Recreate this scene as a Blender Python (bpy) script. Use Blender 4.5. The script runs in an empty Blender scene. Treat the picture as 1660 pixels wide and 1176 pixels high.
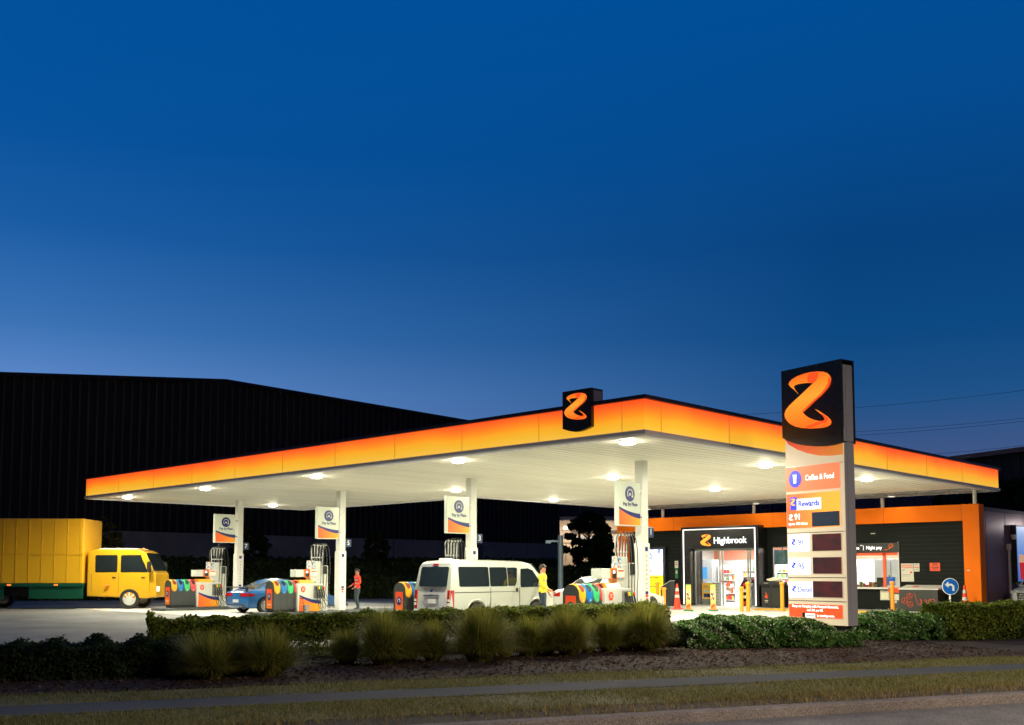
import bpy, bmesh, math, random
import numpy as np
from mathutils import Vector, Matrix
PI = math.pi
R = math.radians
random.seed(7)
rng = np.random.default_rng(7)
SC = bpy.context.scene
COL = SC.collection

# ------------------------------------------------------------------ camera
# world: +X runs along the pump islands towards the shop, +Y along the canopy's front, Z up (metres)
CAM_H = 1.6
HEAD = R(44.0)            # heading measured from +X
PITCH = R(4.3)
FPX = 1662.0              # focal length in photo pixels (photo 1660 wide)
YPP = 928 - FPX * math.tan(PITCH)
cam_d = bpy.data.cameras.new("camera")
cam = bpy.data.objects.new("camera", cam_d)
COL.objects.link(cam)
cam.location = (0, 0, CAM_H)
cam.rotation_euler = (PI / 2 + PITCH, 0, HEAD - PI / 2)
cam_d.sensor_width = 36
cam_d.lens = 36 * FPX / 1660
cam_d.shift_y = (YPP - 588) / 1660
cam_d.clip_end = 3000
cam_d.clip_start = 0.1
SC.camera = cam

# ------------------------------------------------------------------ world: dusk sky
W = bpy.data.worlds.new("World")
SC.world = W
W.use_nodes = True
nt = W.node_tree
nt.nodes.clear()
wo = nt.nodes.new("ShaderNodeOutputWorld")
bg = nt.nodes.new("ShaderNodeBackground")
tc = nt.nodes.new("ShaderNodeTexCoord")
sep = nt.nodes.new("ShaderNodeSeparateXYZ")
nt.links.new(tc.outputs["Generated"], sep.inputs[0])
def s2l(c):
    return tuple((v / 255 / 12.92 if v / 255 <= .04045 else ((v / 255 + .055) / 1.055) ** 2.4) for v in c) + (1,)
def ramp(tree, stops, interp='EASE'):
    r = tree.nodes.new("ShaderNodeValToRGB")
    r.color_ramp.interpolation = interp
    e = r.color_ramp.elements
    while len(e) > 1:
        e.remove(e[-1])
    e[0].position = stops[0][0]; e[0].color = stops[0][1]
    for p, c in stops[1:]:
        n = e.new(p); n.color = c
    return r
glow = ramp(nt, [(0.0, s2l((150, 160, 190))), (.08, s2l((118, 146, 204))), (.17, s2l((90, 134, 198))), (.22, s2l((58, 114, 180))),
                 (.30, s2l((26, 92, 164))), (.38, s2l((6, 82, 156))), (.52, s2l((0, 80, 155)))], 'LINEAR')
dark = ramp(nt, [(0.0, s2l((88, 96, 130))), (.10, s2l((66, 88, 135))), (.16, s2l((30, 82, 136))), (.22, s2l((12, 72, 130))),
                 (.30, s2l((8, 66, 126))), (.40, s2l((4, 74, 142))), (.52, s2l((0, 79, 153)))], 'LINEAR')
nt.links.new(sep.outputs[2], glow.inputs[0])
nt.links.new(sep.outputs[2], dark.inputs[0])
# afterglow side: the left of the picture (+Y -X), darker to the right
dotn = nt.nodes.new("ShaderNodeVectorMath"); dotn.operation = 'DOT_PRODUCT'
nt.links.new(tc.outputs["Generated"], dotn.inputs[0])
dotn.inputs[1].default_value = (math.cos(HEAD + PI / 2), math.sin(HEAD + PI / 2), 0)
mr = nt.nodes.new("ShaderNodeMapRange")
mr.inputs[1].default_value = -.3; mr.inputs[2].default_value = .42
nt.links.new(dotn.outputs["Value"], mr.inputs[0])
mx = nt.nodes.new("ShaderNodeMix"); mx.data_type = 'RGBA'
nt.links.new(mr.outputs[0], mx.inputs[0])
nt.links.new(dark.outputs[0], mx.inputs[6]); nt.links.new(glow.outputs[0], mx.inputs[7])
# the eastern half of the sky behind the viewer is already night, greyer and with faint town glow low down
night = ramp(nt, [(0.0, s2l((74, 62, 58))), (.2, s2l((44, 46, 58))), (.6, s2l((14, 38, 72))), (1, s2l((4, 44, 88)))], 'LINEAR')
nt.links.new(sep.outputs[2], night.inputs[0])
dot2 = nt.nodes.new("ShaderNodeVectorMath"); dot2.operation = 'DOT_PRODUCT'
nt.links.new(tc.outputs["Generated"], dot2.inputs[0]); dot2.inputs[1].default_value = (math.cos(HEAD), math.sin(HEAD), 0)
mr2 = nt.nodes.new("ShaderNodeMapRange"); mr2.inputs[1].default_value = -.1; mr2.inputs[2].default_value = .68
nt.links.new(dot2.outputs["Value"], mr2.inputs[0])
mx2 = nt.nodes.new("ShaderNodeMix"); mx2.data_type = 'RGBA'
nt.links.new(mr2.outputs[0], mx2.inputs[0]); nt.links.new(night.outputs[0], mx2.inputs[6]); nt.links.new(mx.outputs[2], mx2.inputs[7])
nt.links.new(mx2.outputs[2], bg.inputs[0])
bg.inputs[1].default_value = 1.0
nt.links.new(bg.outputs[0], wo.inputs[0])

# ------------------------------------------------------------------ exposure
SC.view_settings.view_transform = 'Standard'
SC.view_settings.look = 'None'
SC.view_settings.exposure = 0
SC.view_settings.gamma = 1
SC.cycles.max_bounces = 7
SC.cycles.diffuse_bounces = 4
SC.cycles.glossy_bounces = 3
SC.cycles.transparent_max_bounces = 12
SC.cycles.caustics_reflective = False
SC.cycles.caustics_refractive = False
SC.cycles.sample_clamp_indirect = 6
SC.cycles.use_denoising = True

# ------------------------------------------------------------------ pixel -> place helpers
def ray(px, py):
    a = (px - 830) / FPX; b = -(py - YPP) / FPX
    f = math.cos(PITCH) - b * math.sin(PITCH); z = math.sin(PITCH) + b * math.cos(PITCH)
    ch, sh = math.cos(HEAD), math.sin(HEAD)
    return Vector((f * ch + a * sh, f * sh - a * ch, z))
def at(px, py, z=0.0):
    d = ray(px, py); t = (z - CAM_H) / d.z
    return Vector((d.x * t, d.y * t, z))
def cw(X, Y):                  # camera ground frame (right, forward) -> world
    ch, sh = math.cos(HEAD), math.sin(HEAD)
    return Vector((Y * ch + X * sh, Y * sh - X * ch, 0))
def on_plane(px, py, o, n):
    d = ray(px, py); c = Vector((0, 0, CAM_H))
    t = (Vector(o) - c).dot(n) / d.dot(n)
    return c + d * t
def pv(px, py, x):             # plane X = x  -> (y, z)
    p = on_plane(px, py, (x, 0, 0), Vector((1, 0, 0))); return p.y, p.z
def pu(px, py, y):             # plane Y = y  -> (x, z)
    p = on_plane(px, py, (0, y, 0), Vector((0, 1, 0))); return p.x, p.z

# ------------------------------------------------------------------ materials
MATS = {}
def mat(name, col, rough=.6, metal=0.0, emit=None, es=1.0, noise=0.0, nscale=8.0, bump=0.0, bscale=30.0, coat=0.0, alpha=1.0, spec=None):
    if name in MATS: return MATS[name]
    m = bpy.data.materials.new(name); m.use_nodes = True
    t = m.node_tree; b = t.nodes["Principled BSDF"]
    b.inputs["Base Color"].default_value = (*col[:3], 1)
    b.inputs["Roughness"].default_value = rough
    b.inputs["Metallic"].default_value = metal
    if coat: b.inputs["Coat Weight"].default_value = coat; b.inputs["Coat Roughness"].default_value = .06
    if spec is not None: b.inputs["Specular IOR Level"].default_value = spec
    if emit is not None:
        b.inputs["Emission Color"].default_value = (*emit[:3], 1)
        b.inputs["Emission Strength"].default_value = es
    if noise > 0:
        tcn = t.nodes.new("ShaderNodeTexCoord")
        n = t.nodes.new("ShaderNodeTexNoise"); n.inputs["Scale"].default_value = nscale; n.inputs["Detail"].default_value = 6
        n.inputs["Roughness"].default_value = .65
        t.links.new(tcn.outputs["Object"], n.inputs["Vector"])
        r = ramp(t, [(.3, (*[c * (1 - noise) for c in col[:3]], 1)), (.7, (*[min(1, c * (1 + noise)) for c in col[:3]], 1))], 'LINEAR')
        t.links.new(n.outputs["Fac"], r.inputs[0]); t.links.new(r.outputs[0], b.inputs["Base Color"])
        rr = t.nodes.new("ShaderNodeMapRange"); rr.inputs[3].default_value = max(0, rough - .12); rr.inputs[4].default_value = min(1, rough + .12)
        t.links.new(n.outputs["Fac"], rr.inputs[0]); t.links.new(rr.outputs[0], b.inputs["Roughness"])
    if bump > 0:
        tcn = t.nodes.new("ShaderNodeTexCoord")
        n = t.nodes.new("ShaderNodeTexNoise"); n.inputs["Scale"].default_value = bscale; n.inputs["Detail"].default_value = 4
        t.links.new(tcn.outputs["Object"], n.inputs["Vector"])
        bp = t.nodes.new("ShaderNodeBump"); bp.inputs["Strength"].default_value = bump; bp.inputs["Distance"].default_value = .01
        t.links.new(n.outputs["Fac"], bp.inputs["Height"]); t.links.new(bp.outputs[0], b.inputs["Normal"])
    MATS[name] = m
    return m
def lin(r, g, b): return s2l((r, g, b))[:3]
def glow_mat(name, rgb, s=1.0, base=None):
    return mat(name, base or tuple(c * .6 for c in lin(*rgb)), .35, emit=lin(*rgb), es=s)
def grad_mat(name, stops, axis=2, lo=0.0, hi=1.0, es=1.0, noise=.06, coord="Object", wob=.25):
    """a printed / backlit graphic whose colours run along one object axis"""
    if name in MATS: return MATS[name]
    m = bpy.data.materials.new(name); m.use_nodes = True
    t = m.node_tree; b = t.nodes["Principled BSDF"]
    tcn = t.nodes.new("ShaderNodeTexCoord"); sp = t.nodes.new("ShaderNodeSeparateXYZ")
    t.links.new(tcn.outputs[coord], sp.inputs[0])
    n = t.nodes.new("ShaderNodeTexNoise"); n.inputs["Scale"].default_value = .35; n.inputs["Detail"].default_value = 2
    t.links.new(tcn.outputs[coord], n.inputs["Vector"])
    mrr = t.nodes.new("ShaderNodeMapRange"); mrr.inputs[1].default_value = lo; mrr.inputs[2].default_value = hi; mrr.clamp = False
    t.links.new(sp.outputs[axis], mrr.inputs[0])
    ma = t.nodes.new("ShaderNodeMath"); ma.operation = 'MULTIPLY_ADD'; ma.inputs[1].default_value = wob; ma.inputs[2].default_value = -wob / 2
    t.links.new(n.outputs["Fac"], ma.inputs[0])
    ad = t.nodes.new("ShaderNodeMath"); ad.operation = 'ADD'
    t.links.new(mrr.outputs[0], ad.inputs[0]); t.links.new(ma.outputs[0], ad.inputs[1])
    r = ramp(t, stops, 'LINEAR'); t.links.new(ad.outputs[0], r.inputs[0])
    t.links.new(r.outputs[0], b.inputs["Base Color"])
    if es:
        t.links.new(r.outputs[0], b.inputs["Emission Color"]); b.inputs["Emission Strength"].default_value = es
    b.inputs["Roughness"].default_value = .4
    MATS[name] = m
    return m

# ------------------------------------------------------------------ mesh builder
class MB:
    def __init__(s): s.v = []; s.f = []; s.mi = []; s.cur = 0
    def add(s, vs, fs):
        o = len(s.v); s.v += [tuple(p) for p in vs]
        for f in fs: s.f.append([i + o for i in f]); s.mi.append(s.cur)
        return s
    def m(s, i): s.cur = i; return s
    def box(s, x0, x1, y0, y1, z0, z1):
        x0, x1 = sorted((x0, x1)); y0, y1 = sorted((y0, y1)); z0, z1 = sorted((z0, z1))
        return s.add([(x0, y0, z0), (x1, y0, z0), (x1, y1, z0), (x0, y1, z0), (x0, y0, z1), (x1, y0, z1), (x1, y1, z1), (x0, y1, z1)],
                     [(0, 3, 2, 1), (4, 5, 6, 7), (0, 1, 5, 4), (1, 2, 6, 5), (2, 3, 7, 6), (3, 0, 4, 7)])
    def hexa(s, p):    # 8 points, bottom ring ccw then top ring
        return s.add(p, [(0, 3, 2, 1), (4, 5, 6, 7), (0, 1, 5, 4), (1, 2, 6, 5), (2, 3, 7, 6), (3, 0, 4, 7)])
    def prism(s, pts, y0, y1):     # outline in x,z ; extruded along y
        n = len(pts)
        a = sum(pts[i][0] * pts[(i + 1) % n][1] - pts[(i + 1) % n][0] * pts[i][1] for i in range(n))
        if a < 0: pts = pts[::-1]
        vs = [(x, y0, z) for x, z in pts] + [(x, y1, z) for x, z in pts]
        fs = [tuple(range(n)), tuple(range(2 * n - 1, n - 1, -1))] + [(i + n, (i + 1) % n + n, (i + 1) % n, i) for i in range(n)]
        return s.add(vs, fs)
    def zprism(s, pts, z0, z1):    # outline in x,y ; extruded along z
        n = len(pts)
        a = sum(pts[i][0] * pts[(i + 1) % n][1] - pts[(i + 1) % n][0] * pts[i][1] for i in range(n))
        if a < 0: pts = pts[::-1]
        vs = [(x, y, z0) for x, y in pts] + [(x, y, z1) for x, y in pts]
        fs = [tuple(range(n - 1, -1, -1)), tuple(range(n, 2 * n))] + [(i, (i + 1) % n, (i + 1) % n + n, i + n) for i in range(n)]
        return s.add(vs, fs)
    def xprism(s, pts, x0, x1):    # outline in y,z ; extruded along x
        n = len(pts)
        a = sum(pts[i][0] * pts[(i + 1) % n][1] - pts[(i + 1) % n][0] * pts[i][1] for i in range(n))
        if a < 0: pts = pts[::-1]
        vs = [(x0, y, z) for y, z in pts] + [(x1, y, z) for y, z in pts]
        fs = [tuple(range(n - 1, -1, -1)), tuple(range(n, 2 * n))] + [(i, (i + 1) % n, (i + 1) % n + n, i + n) for i in range(n)]
        return s.add(vs, fs)
    def tube(s, path, r, n=8, r2=None, cap=True):
        path = [Vector(p) for p in path]; rings = []
        up = Vector((0, 0, 1)); prev = None
        for i, p in enumerate(path):
            d = (path[min(i + 1, len(path) - 1)] - path[max(i - 1, 0)]).normalized()
            a = d.cross(up) if prev is None else d.cross(prev)
            if a.length < 1e-4: a = d.cross(Vector((1, 0, 0)))
            a.normalize(); b = a.cross(d).normalized(); prev = b
            rr = r if r2 is None else r + (r2 - r) * i / (len(path) - 1)
            rings.append([p + a * math.cos(2 * PI * k / n) * rr + b * math.sin(2 * PI * k / n) * rr for k in range(n)])
        vs = [q for rg in rings for q in rg]; fs = []
        for i in range(len(path) - 1):
            for k in range(n):
                fs.append((i * n + k, (i + 1) * n + k, (i + 1) * n + (k + 1) % n, i * n + (k + 1) % n))
        if cap:
            fs.append(tuple(range(n))); fs.append(tuple((len(path) - 1) * n + k for k in range(n - 1, -1, -1)))
        return s.add(vs, fs)
    def lathe(s, prof, c=(0, 0, 0), n=20, axis='z'):   # prof: (r, h)
        vs = []; fs = []
        for r, h in prof:
            for k in range(n):
                a = 2 * PI * k / n; x, y = r * math.cos(a), r * math.sin(a)
                p = {'z': (x, y, h), 'y': (x, h, -y), 'x': (h, x, y)}[axis]
                vs.append((p[0] + c[0], p[1] + c[1], p[2] + c[2]))
        for i in range(len(prof) - 1):
            for k in range(n):
                fs.append((i * n + k, i * n + (k + 1) % n, (i + 1) * n + (k + 1) % n, (i + 1) * n + k))
        fs.append(tuple(range(n - 1, -1, -1))); fs.append(tuple((len(prof) - 1) * n + k for k in range(n)))
        return s.add(vs, fs)
    def disc(s, cx, cz, rx, rz, y0, y1, n=28):
        return s.prism([(cx + rx * math.cos(2 * PI * k / n), cz + rz * math.sin(2 * PI * k / n)) for k in range(n)], y0, y1)
    def build(s, name, mats, parent=None, loc=None, rotz=None, smooth=None, bevel=0, bseg=2):
        me = bpy.data.meshes.new(name)
        me.from_pydata(s.v, [], s.f)
        if not isinstance(mats, (list, tuple)): mats = [mats]
        for mm in mats: me.materials.append(mm)
        if len(mats) > 1: me.polygons.foreach_set("material_index", s.mi)
        me.validate()
        if smooth is not None:
            me.polygons.foreach_set("use_smooth", [True] * len(me.polygons))
            me.set_sharp_from_angle(angle=R(smooth))
        me.update()
        o = bpy.data.objects.new(name, me); COL.objects.link(o)
        if parent is not None: o.parent = parent
        if loc is not None: o.location = loc
        if rotz is not None: o.rotation_euler = (0, 0, rotz)
        if bevel:
            bv = o.modifiers.new("bevel", 'BEVEL'); bv.width = bevel; bv.segments = bseg; bv.limit_method = 'ANGLE'; bv.angle_limit = R(40)
        return o
def tag(o, label=None, cat=None, group=None, kind=None):
    if label: o['label'] = label
    if cat: o['category'] = cat
    if group: o['group'] = group
    if kind: o['kind'] = kind
    return o
def thing(name, label, cat, loc=(0, 0, 0), rotz=0, group=None):
    o = bpy.data.objects.new(name, None); COL.objects.link(o)
    o.empty_display_size = .3
    o.location = loc; o.rotation_euler = (0, 0, rotz)
    return tag(o, label, cat, group)
def copy_tree(o, parent=None):
    c = o.copy(); COL.objects.link(c)
    if parent is not None: c.parent = parent
    for ch in list(o.children): copy_tree(ch, c)
    return c
TXT = {}
def text(name, s, size, m, parent, x, z, y=0.0, align='CENTER', ext=.002, bold=.0, sx=1.0, my=None):
    """lettering as a mesh standing in the parent's local xz plane, facing -y"""
    cu = bpy.data.curves.new(name, 'FONT'); cu.body = s; cu.size = size; cu.align_x = align; cu.align_y = 'CENTER'
    cu.extrude = ext; cu.offset = bold; cu.resolution_u = 3
    to = bpy.data.objects.new("tmp", cu); COL.objects.link(to)
    dg = bpy.context.evaluated_depsgraph_get(); dg.update()
    me = bpy.data.meshes.new_from_object(to.evaluated_get(dg))
    bpy.data.objects.remove(to); bpy.data.curves.remove(cu)
    for v in me.vertices:
        a, b, c = v.co; v.co = (a * sx, -c, b)
    me.materials.clear(); me.materials.append(m); me.name = name
    o = bpy.data.objects.new(name, me); COL.objects.link(o); o.parent = parent; o.location = (x, y, z)
    return o

# ribbon emblem outline, in unit box of its black panel (s to the right, t down)
_rib = [(268,388),(240,358),(207,332),(192,312),(200,290),(225,268),(262,246),(320,225),(370,214),(420,209),(465,211),(497,222),(516,240),
        (526,262),(526,285),(517,315),(497,346),(455,392),(400,441),(350,490),(303,535),(322,556),(350,576),(390,592),(430,602),(462,602),
        (476,596),(478,583),(465,562),(440,540),(400,508),(425,518),(460,540),(500,568),(524,592),(531,612),(522,632),(500,645),(470,654),
        (420,660),(360,662),(300,658),(245,646),(205,626),(178,600),(162,572),(160,545),(170,515),(195,482),(235,444),(285,398),(335,350),
        (388,301),(345,299),(300,303),(262,310),(240,319),(231,330),(240,352)]
PA = R(-102.6)             # frame of the tall price sign: x to the right along its face, y into it
PEX = Vector((math.cos(PA), math.sin(PA), 0)); PEY = Vector((-math.sin(PA), math.cos(PA), 0))
PO = cw(7.31, 22.5)
def fp(px, py, off=0.0):
    p = on_plane(px, py, PO - PEY * off, PEY) - PO
    return p.dot(PEX), p.z
def cpx(x, y, off=.05): return fp(1240 + x / 4.9, 560 + y / 4.9, off)
_tl, _tr, _br = cpx(118, 205), cpx(600, 106), cpx(608, 775)
def rect(p):
    x, z = cpx(*p)
    return (x - _tl[0]) / (_tr[0] - _tl[0]), (_tr[1] - z) / (_tr[1] - _br[1])
RIB = [rect(p) for p in _rib]
_fold = [(526,262),(529,285),(520,318),(499,350),(457,396),(402,445),(352,494),(303,535),(298,528),(345,480),(396,432),(448,384),(486,338),(504,302),(508,270),(516,245)]
_fold2 = [(388,301),(345,296),(340,255),(360,225),(400,212),(430,222),(428,250),(412,280)]
_fold3 = [(478,583),(465,562),(440,540),(462,545),(500,575),(505,600),(485,618),(450,622),(380,652),(330,660),(345,640),(420,612),(462,602),(476,596)]
FOLDS = [[rect(p) for p in f] for f in (_fold, _fold2, _fold3)]
def emblem(parent, x0, z0, w, h, y, mats, th=.012, name='ribbon_emblem'):
    """x0,z0 = top-left of the unit box"""
    b = MB().prism([(x0 + s * w, z0 - t * h) for s, t in RIB], y, y + th)
    o = b.build(name, mats[0], parent)
    if len(mats) > 1:
        b = MB()
        for f in FOLDS: b.prism([(x0 + s * w, z0 - t * h) for s, t in f], y - .004, y - .001)
        b.build('ribbon_fold', mats[1], o)
    return o
# ------------------------------------------------------------------ shared materials
WHITE = mat('white_powdercoat', (.78, .78, .74), .38, noise=.05, nscale=3)
OFFW = mat('offwhite_steel', (.72, .73, .68), .45, noise=.06, nscale=2)
GREYM = mat('grey_metal', (.28, .28, .29), .4, .6, noise=.1)
SILVER = mat('silver_metal', (.55, .55, .56), .3, .9)
BLACK = mat('black_plastic', (.018, .019, .02), .42, noise=.2)
RUBBER = mat('black_rubber', (.016, .016, .016), .65)
NAVY = mat('navy_print', lin(24, 34, 110), .35)
ORANGE = mat('orange_print', lin(255, 120, 20), .4)
REDOR = mat('red_orange_print', lin(245, 75, 25), .4)
YELL = mat('yellow_print', lin(250, 195, 30), .4)
DARKW = mat('dark_cladding', (.009, .012, .011), .6, noise=.12, nscale=1.5, bump=.15, bscale=4, spec=.12)
GLASS = bpy.data.materials.new('shop_glass'); GLASS.use_nodes = True
t = GLASS.node_tree; t.nodes.clear()
o_ = t.nodes.new("ShaderNodeOutputMaterial"); g_ = t.nodes.new("ShaderNodeBsdfGlossy"); tr_ = t.nodes.new("ShaderNodeBsdfTransparent")
fr_ = t.nodes.new("ShaderNodeFresnel"); mxs = t.nodes.new("ShaderNodeMixShader")
g_.inputs["Roughness"].default_value = .02; fr_.inputs["IOR"].default_value = 1.45; tr_.inputs[0].default_value = (.9, .94, .92, 1)
t.links.new(fr_.outputs[0], mxs.inputs[0]); t.links.new(tr_.outputs[0], mxs.inputs[1]); t.links.new(g_.outputs[0], mxs.inputs[2]); t.links.new(mxs.outputs[0], o_.inputs[0])
CARGLASS = mat('tinted_glass', (.012, .018, .02), .05, spec=.8)
RIBG = grad_mat('ribbon_glow', [(0, (1, .15, .012, 1)), (.3, (1, .27, .02, 1)), (.55, (1, .36, .03, 1)), (.8, (1, .25, .015, 1)), (1, (1, .13, .01, 1))], 2, 0, 1, 1.0, wob=.6, coord='Generated')
RIBR = mat('ribbon_glow_red', (.9, .08, .01), .4, emit=(1, .085, .012), es=.95)

# ------------------------------------------------------------------ ground
GX = cw(1, 0)    # camera-right in world
ROADA = HEAD - R(69)                       # world angle of the road in front
wd = Vector((math.cos(ROADA), math.sin(ROADA), 0)); wn = Vector((-math.sin(ROADA), math.cos(ROADA), 0))
def strip(name, p0, p1, z, m, t0=-60, t1=90, kind='structure', nt_=1):
    b = MB()
    a0, a1 = wn * p0, wn * p1
    q = [a0 + wd * t0, a0 + wd * t1, a1 + wd * t1, a1 + wd * t0]
    b.add([(v.x, v.y, z) for v in q], [(0, 1, 2, 3)])
    return tag(b.build(name, m), kind=kind)
def surf(name, c1, c2, sc, rough=.9, bump=.5, bs=120, fine=None, patch=0.0):
    m = bpy.data.materials.new(name); m.use_nodes = True
    t = m.node_tree; b = t.nodes["Principled BSDF"]
    tcn = t.nodes.new("ShaderNodeTexCoord")
    n1 = t.nodes.new("ShaderNodeTexNoise"); n1.inputs["Scale"].default_value = sc; n1.inputs["Detail"].default_value = 8; n1.inputs["Roughness"].default_value = .7
    n2 = t.nodes.new("ShaderNodeTexNoise"); n2.inputs["Scale"].default_value = bs; n2.inputs["Detail"].default_value = 3
    n3 = t.nodes.new("ShaderNodeTexNoise"); n3.inputs["Scale"].default_value = .22; n3.inputs["Detail"].default_value = 4
    for n in (n1, n2, n3): t.links.new(tcn.outputs["Object"], n.inputs["Vector"])
    r = ramp(t, [(.3, (*c1, 1)), (.7, (*c2, 1))], 'LINEAR'); t.links.new(n1.outputs["Fac"], r.inputs[0])
    r2 = ramp(t, [(.35, (.6, .6, .6, 1)), (.65, (1.35, 1.35, 1.35, 1))], 'LINEAR'); t.links.new(n2.outputs["Fac"], r2.inputs[0])
    r3 = ramp(t, [(.35, (.72, .72, .72, 1)), (.62, (1.15, 1.15, 1.15, 1))], 'LINEAR'); t.links.new(n3.outputs["Fac"], r3.inputs[0])
    m1 = t.nodes.new("ShaderNodeMix"); m1.data_type = 'RGBA'; m1.blend_type = 'MULTIPLY'; m1.inputs[0].default_value = 1
    m2 = t.nodes.new("ShaderNodeMix"); m2.data_type = 'RGBA'; m2.blend_type = 'MULTIPLY'; m2.inputs[0].default_value = 1
    t.links.new(r.outputs[0], m1.inputs[6]); t.links.new(r2.outputs[0], m1.inputs[7])
    t.links.new(m1.outputs[2], m2.inputs[6]); t.links.new(r3.outputs[0], m2.inputs[7])
    t.links.new(m2.outputs[2], b.inputs["Base Color"]); b.inputs["Roughness"].default_value = rough
    bp = t.nodes.new("ShaderNodeBump"); bp.inputs["Strength"].default_value = bump; bp.inputs["Distance"].default_value = .012
    t.links.new(n2.outputs["Fac"], bp.inputs["Height"]); t.links.new(bp.outputs[0], b.inputs["Normal"])
    return m
M_ground = surf('dark_soil', (.03, .032, .028), (.055, .055, .045), 2)
M_asph = surf('forecourt_asphalt', (.16, .16, .155), (.27, .27, .255), .8, .75, .35, 60)
M_conc = surf('forecourt_concrete', (.46, .45, .41), (.68, .67, .62), .45, .6, .2, 40)
M_road = surf('road_asphalt', (.10, .095, .095), (.17, .16, .155), 3, .85, .9, 45)
M_path = surf('path_asphalt', (.045, .05, .06), (.075, .08, .09), 3, .9, .5, 90)
M_turf = surf('turf_soil', (.11, .105, .045), (.21, .185, .085), 5, .95, .9, 40)
M_mulch = surf('bark_mulch', (.016, .009, .008), (.048, .022, .018), 12, .95, 1, 30)
M_kerb = surf('kerb_concrete', (.12, .10, .095), (.2, .17, .16), 2, .85, .5, 50)
M_soil = surf('bare_edge_soil', (.04, .032, .024), (.1, .08, .055), 10, .95, 1, 50)
g = MB(); g.add([(-1500, -1500, -.16), (1500, -1500, -.16), (1500, 1500, -.16), (-1500, 1500, -.16)], [(0, 1, 2, 3)])
tag(g.build('ground', M_ground), kind='structure')
strip('road', -6, 10.42, -.12, M_road)
kb = MB()
ks = [(10.40, -.13), (10.40, -.02), (10.43, .0), (10.58, .004), (10.58, -.13)]
for i in range(len(ks) - 1):
    a, b_ = ks[i], ks[i + 1]
    q = [wn * a[0] + wd * -60, wn * a[0] + wd * 90, wn * b_[0] + wd * 90, wn * b_[0] + wd * -60]
    kb.add([(q[0].x, q[0].y, a[1]), (q[1].x, q[1].y, a[1]), (q[2].x, q[2].y, b_[1]), (q[3].x, q[3].y, b_[1])], [(0, 1, 2, 3)])
tag(kb.build('kerb', M_kerb), kind='structure')
strip('verge_soil', 10.58, 11.3, -.004, M_soil)
strip('verge', 11.3, 12.75, .0, M_turf)
strip('footpath', 12.75, 13.72, .008, M_path)
strip('grass_strip', 13.72, 14.9, .0, M_turf)
strip('garden_bed', 14.9, 20.9, .012, M_mulch)
strip('forecourt', 20.9, 130, 0.0, M_asph, -80, 130)
# raised kerb at the back of the garden bed
b = MB(); 
for (p0, p1, z) in ((20.9, 21.05, .1),):
    q = [wn * p0 + wd * -60, wn * p0 + wd * 90, wn * p1 + wd * 90, wn * p1 + wd * -60]
    b.hexa([(v.x, v.y, -.05) for v in q] + [(v.x, v.y, z) for v in q])
tag(b.build('garden_kerb', M_kerb), kind='structure')
# concrete apron beneath the canopy, set in slabs with joints
b = MB()
for i in range(8):
    for j in range(7):
        x0 = 19.2 + i * 2.9; y0 = 12.6 + j * 4.7
        if (x0 > 33 and y0 > 40): continue
        b.box(x0 + .008, x0 + 2.892, y0 + .008, y0 + 4.692, -.03, .006)
tag(b.build('concrete_apron', M_conc), kind='structure')
# shop footpath with painted yellow kerb
M_yk = mat('yellow_kerb_paint', lin(225, 165, 30), .6, noise=.15)
tag(MB().zprism([(39.0, 14.2), (39.0, 22.3), (38.0, 23.2), (38.0, 32.4), (41.6, 32.4), (41.6, 14.2)], -.02, .05).build('shop_footpath', M_conc), kind='structure')
b = MB()
b.zprism([(38.86, 14.2), (38.86, 22.25), (38.3, 22.8), (38.4, 22.9), (38.995, 22.35), (38.995, 14.2)], -.02, .075)
tag(b.build('yellow_kerb', M_yk), kind='structure')

# ------------------------------------------------------------------ canopy
cx0, cx1, cxn = 19.0, 42.05, 30.2
cy0, cy1, cyn = 14.1, 43.95, 31.3
outline = [(cx0, cy0), (cx1, cy0), (cx1, cyn), (cxn, cyn), (cxn, cy1), (cx0, cy1)]
canopy = thing('canopy', 'big flat station canopy with glowing orange fascia over the fuel pumps', 'canopy')
FAS = grad_mat('backlit_fascia', [(0, s2l((238, 184, 66))), (.2, s2l((240, 178, 44))), (.4, s2l((244, 166, 36))), (.57, s2l((255, 142, 30))), (.82, s2l((255, 108, 32))), (1, s2l((254, 86, 32)))], 2, 4.88, 5.6, 1.0, wob=.6)
SOF = bpy.data.materials.new('soffit_boards'); SOF.use_nodes = True
t = SOF.node_tree; bs = t.nodes["Principled BSDF"]; bs.inputs["Roughness"].default_value = .55
tcn = t.nodes.new("ShaderNodeTexCoord"); sp = t.nodes.new("ShaderNodeSeparateXYZ"); t.links.new(tcn.outputs["Object"], sp.inputs[0])
dv = t.nodes.new("ShaderNodeMath"); dv.operation = 'DIVIDE'; dv.inputs[1].default_value = .33; t.links.new(sp.outputs[1], dv.inputs[0])
fr = t.nodes.new("ShaderNodeMath"); fr.operation = 'FRACT'; t.links.new(dv.outputs[0], fr.inputs[0])
rp = ramp(t, [(0, (.3, .28, .22, 1)), (.08, (.34, .32, .26, 1)), (.13, (.88, .86, .74, 1)), (1, (.88, .86, .74, 1))], 'LINEAR'); t.links.new(fr.outputs[0], rp.inputs[0])
nz = t.nodes.new("ShaderNodeTexNoise"); nz.inputs["Scale"].default_value = .5; nz.inputs["Detail"].default_value = 8
mp = t.nodes.new("ShaderNodeMapping"); mp.inputs["Scale"].default_value = (.35, 3, 1); t.links.new(tcn.outputs["Object"], mp.inputs[0]); t.links.new(mp.outputs[0], nz.inputs["Vector"])
r2 = ramp(t, [(.35, (.86, .86, .84, 1)), (.65, (1, 1, 1, 1))], 'LINEAR'); t.links.new(nz.outputs["Fac"], r2.inputs[0])
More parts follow.
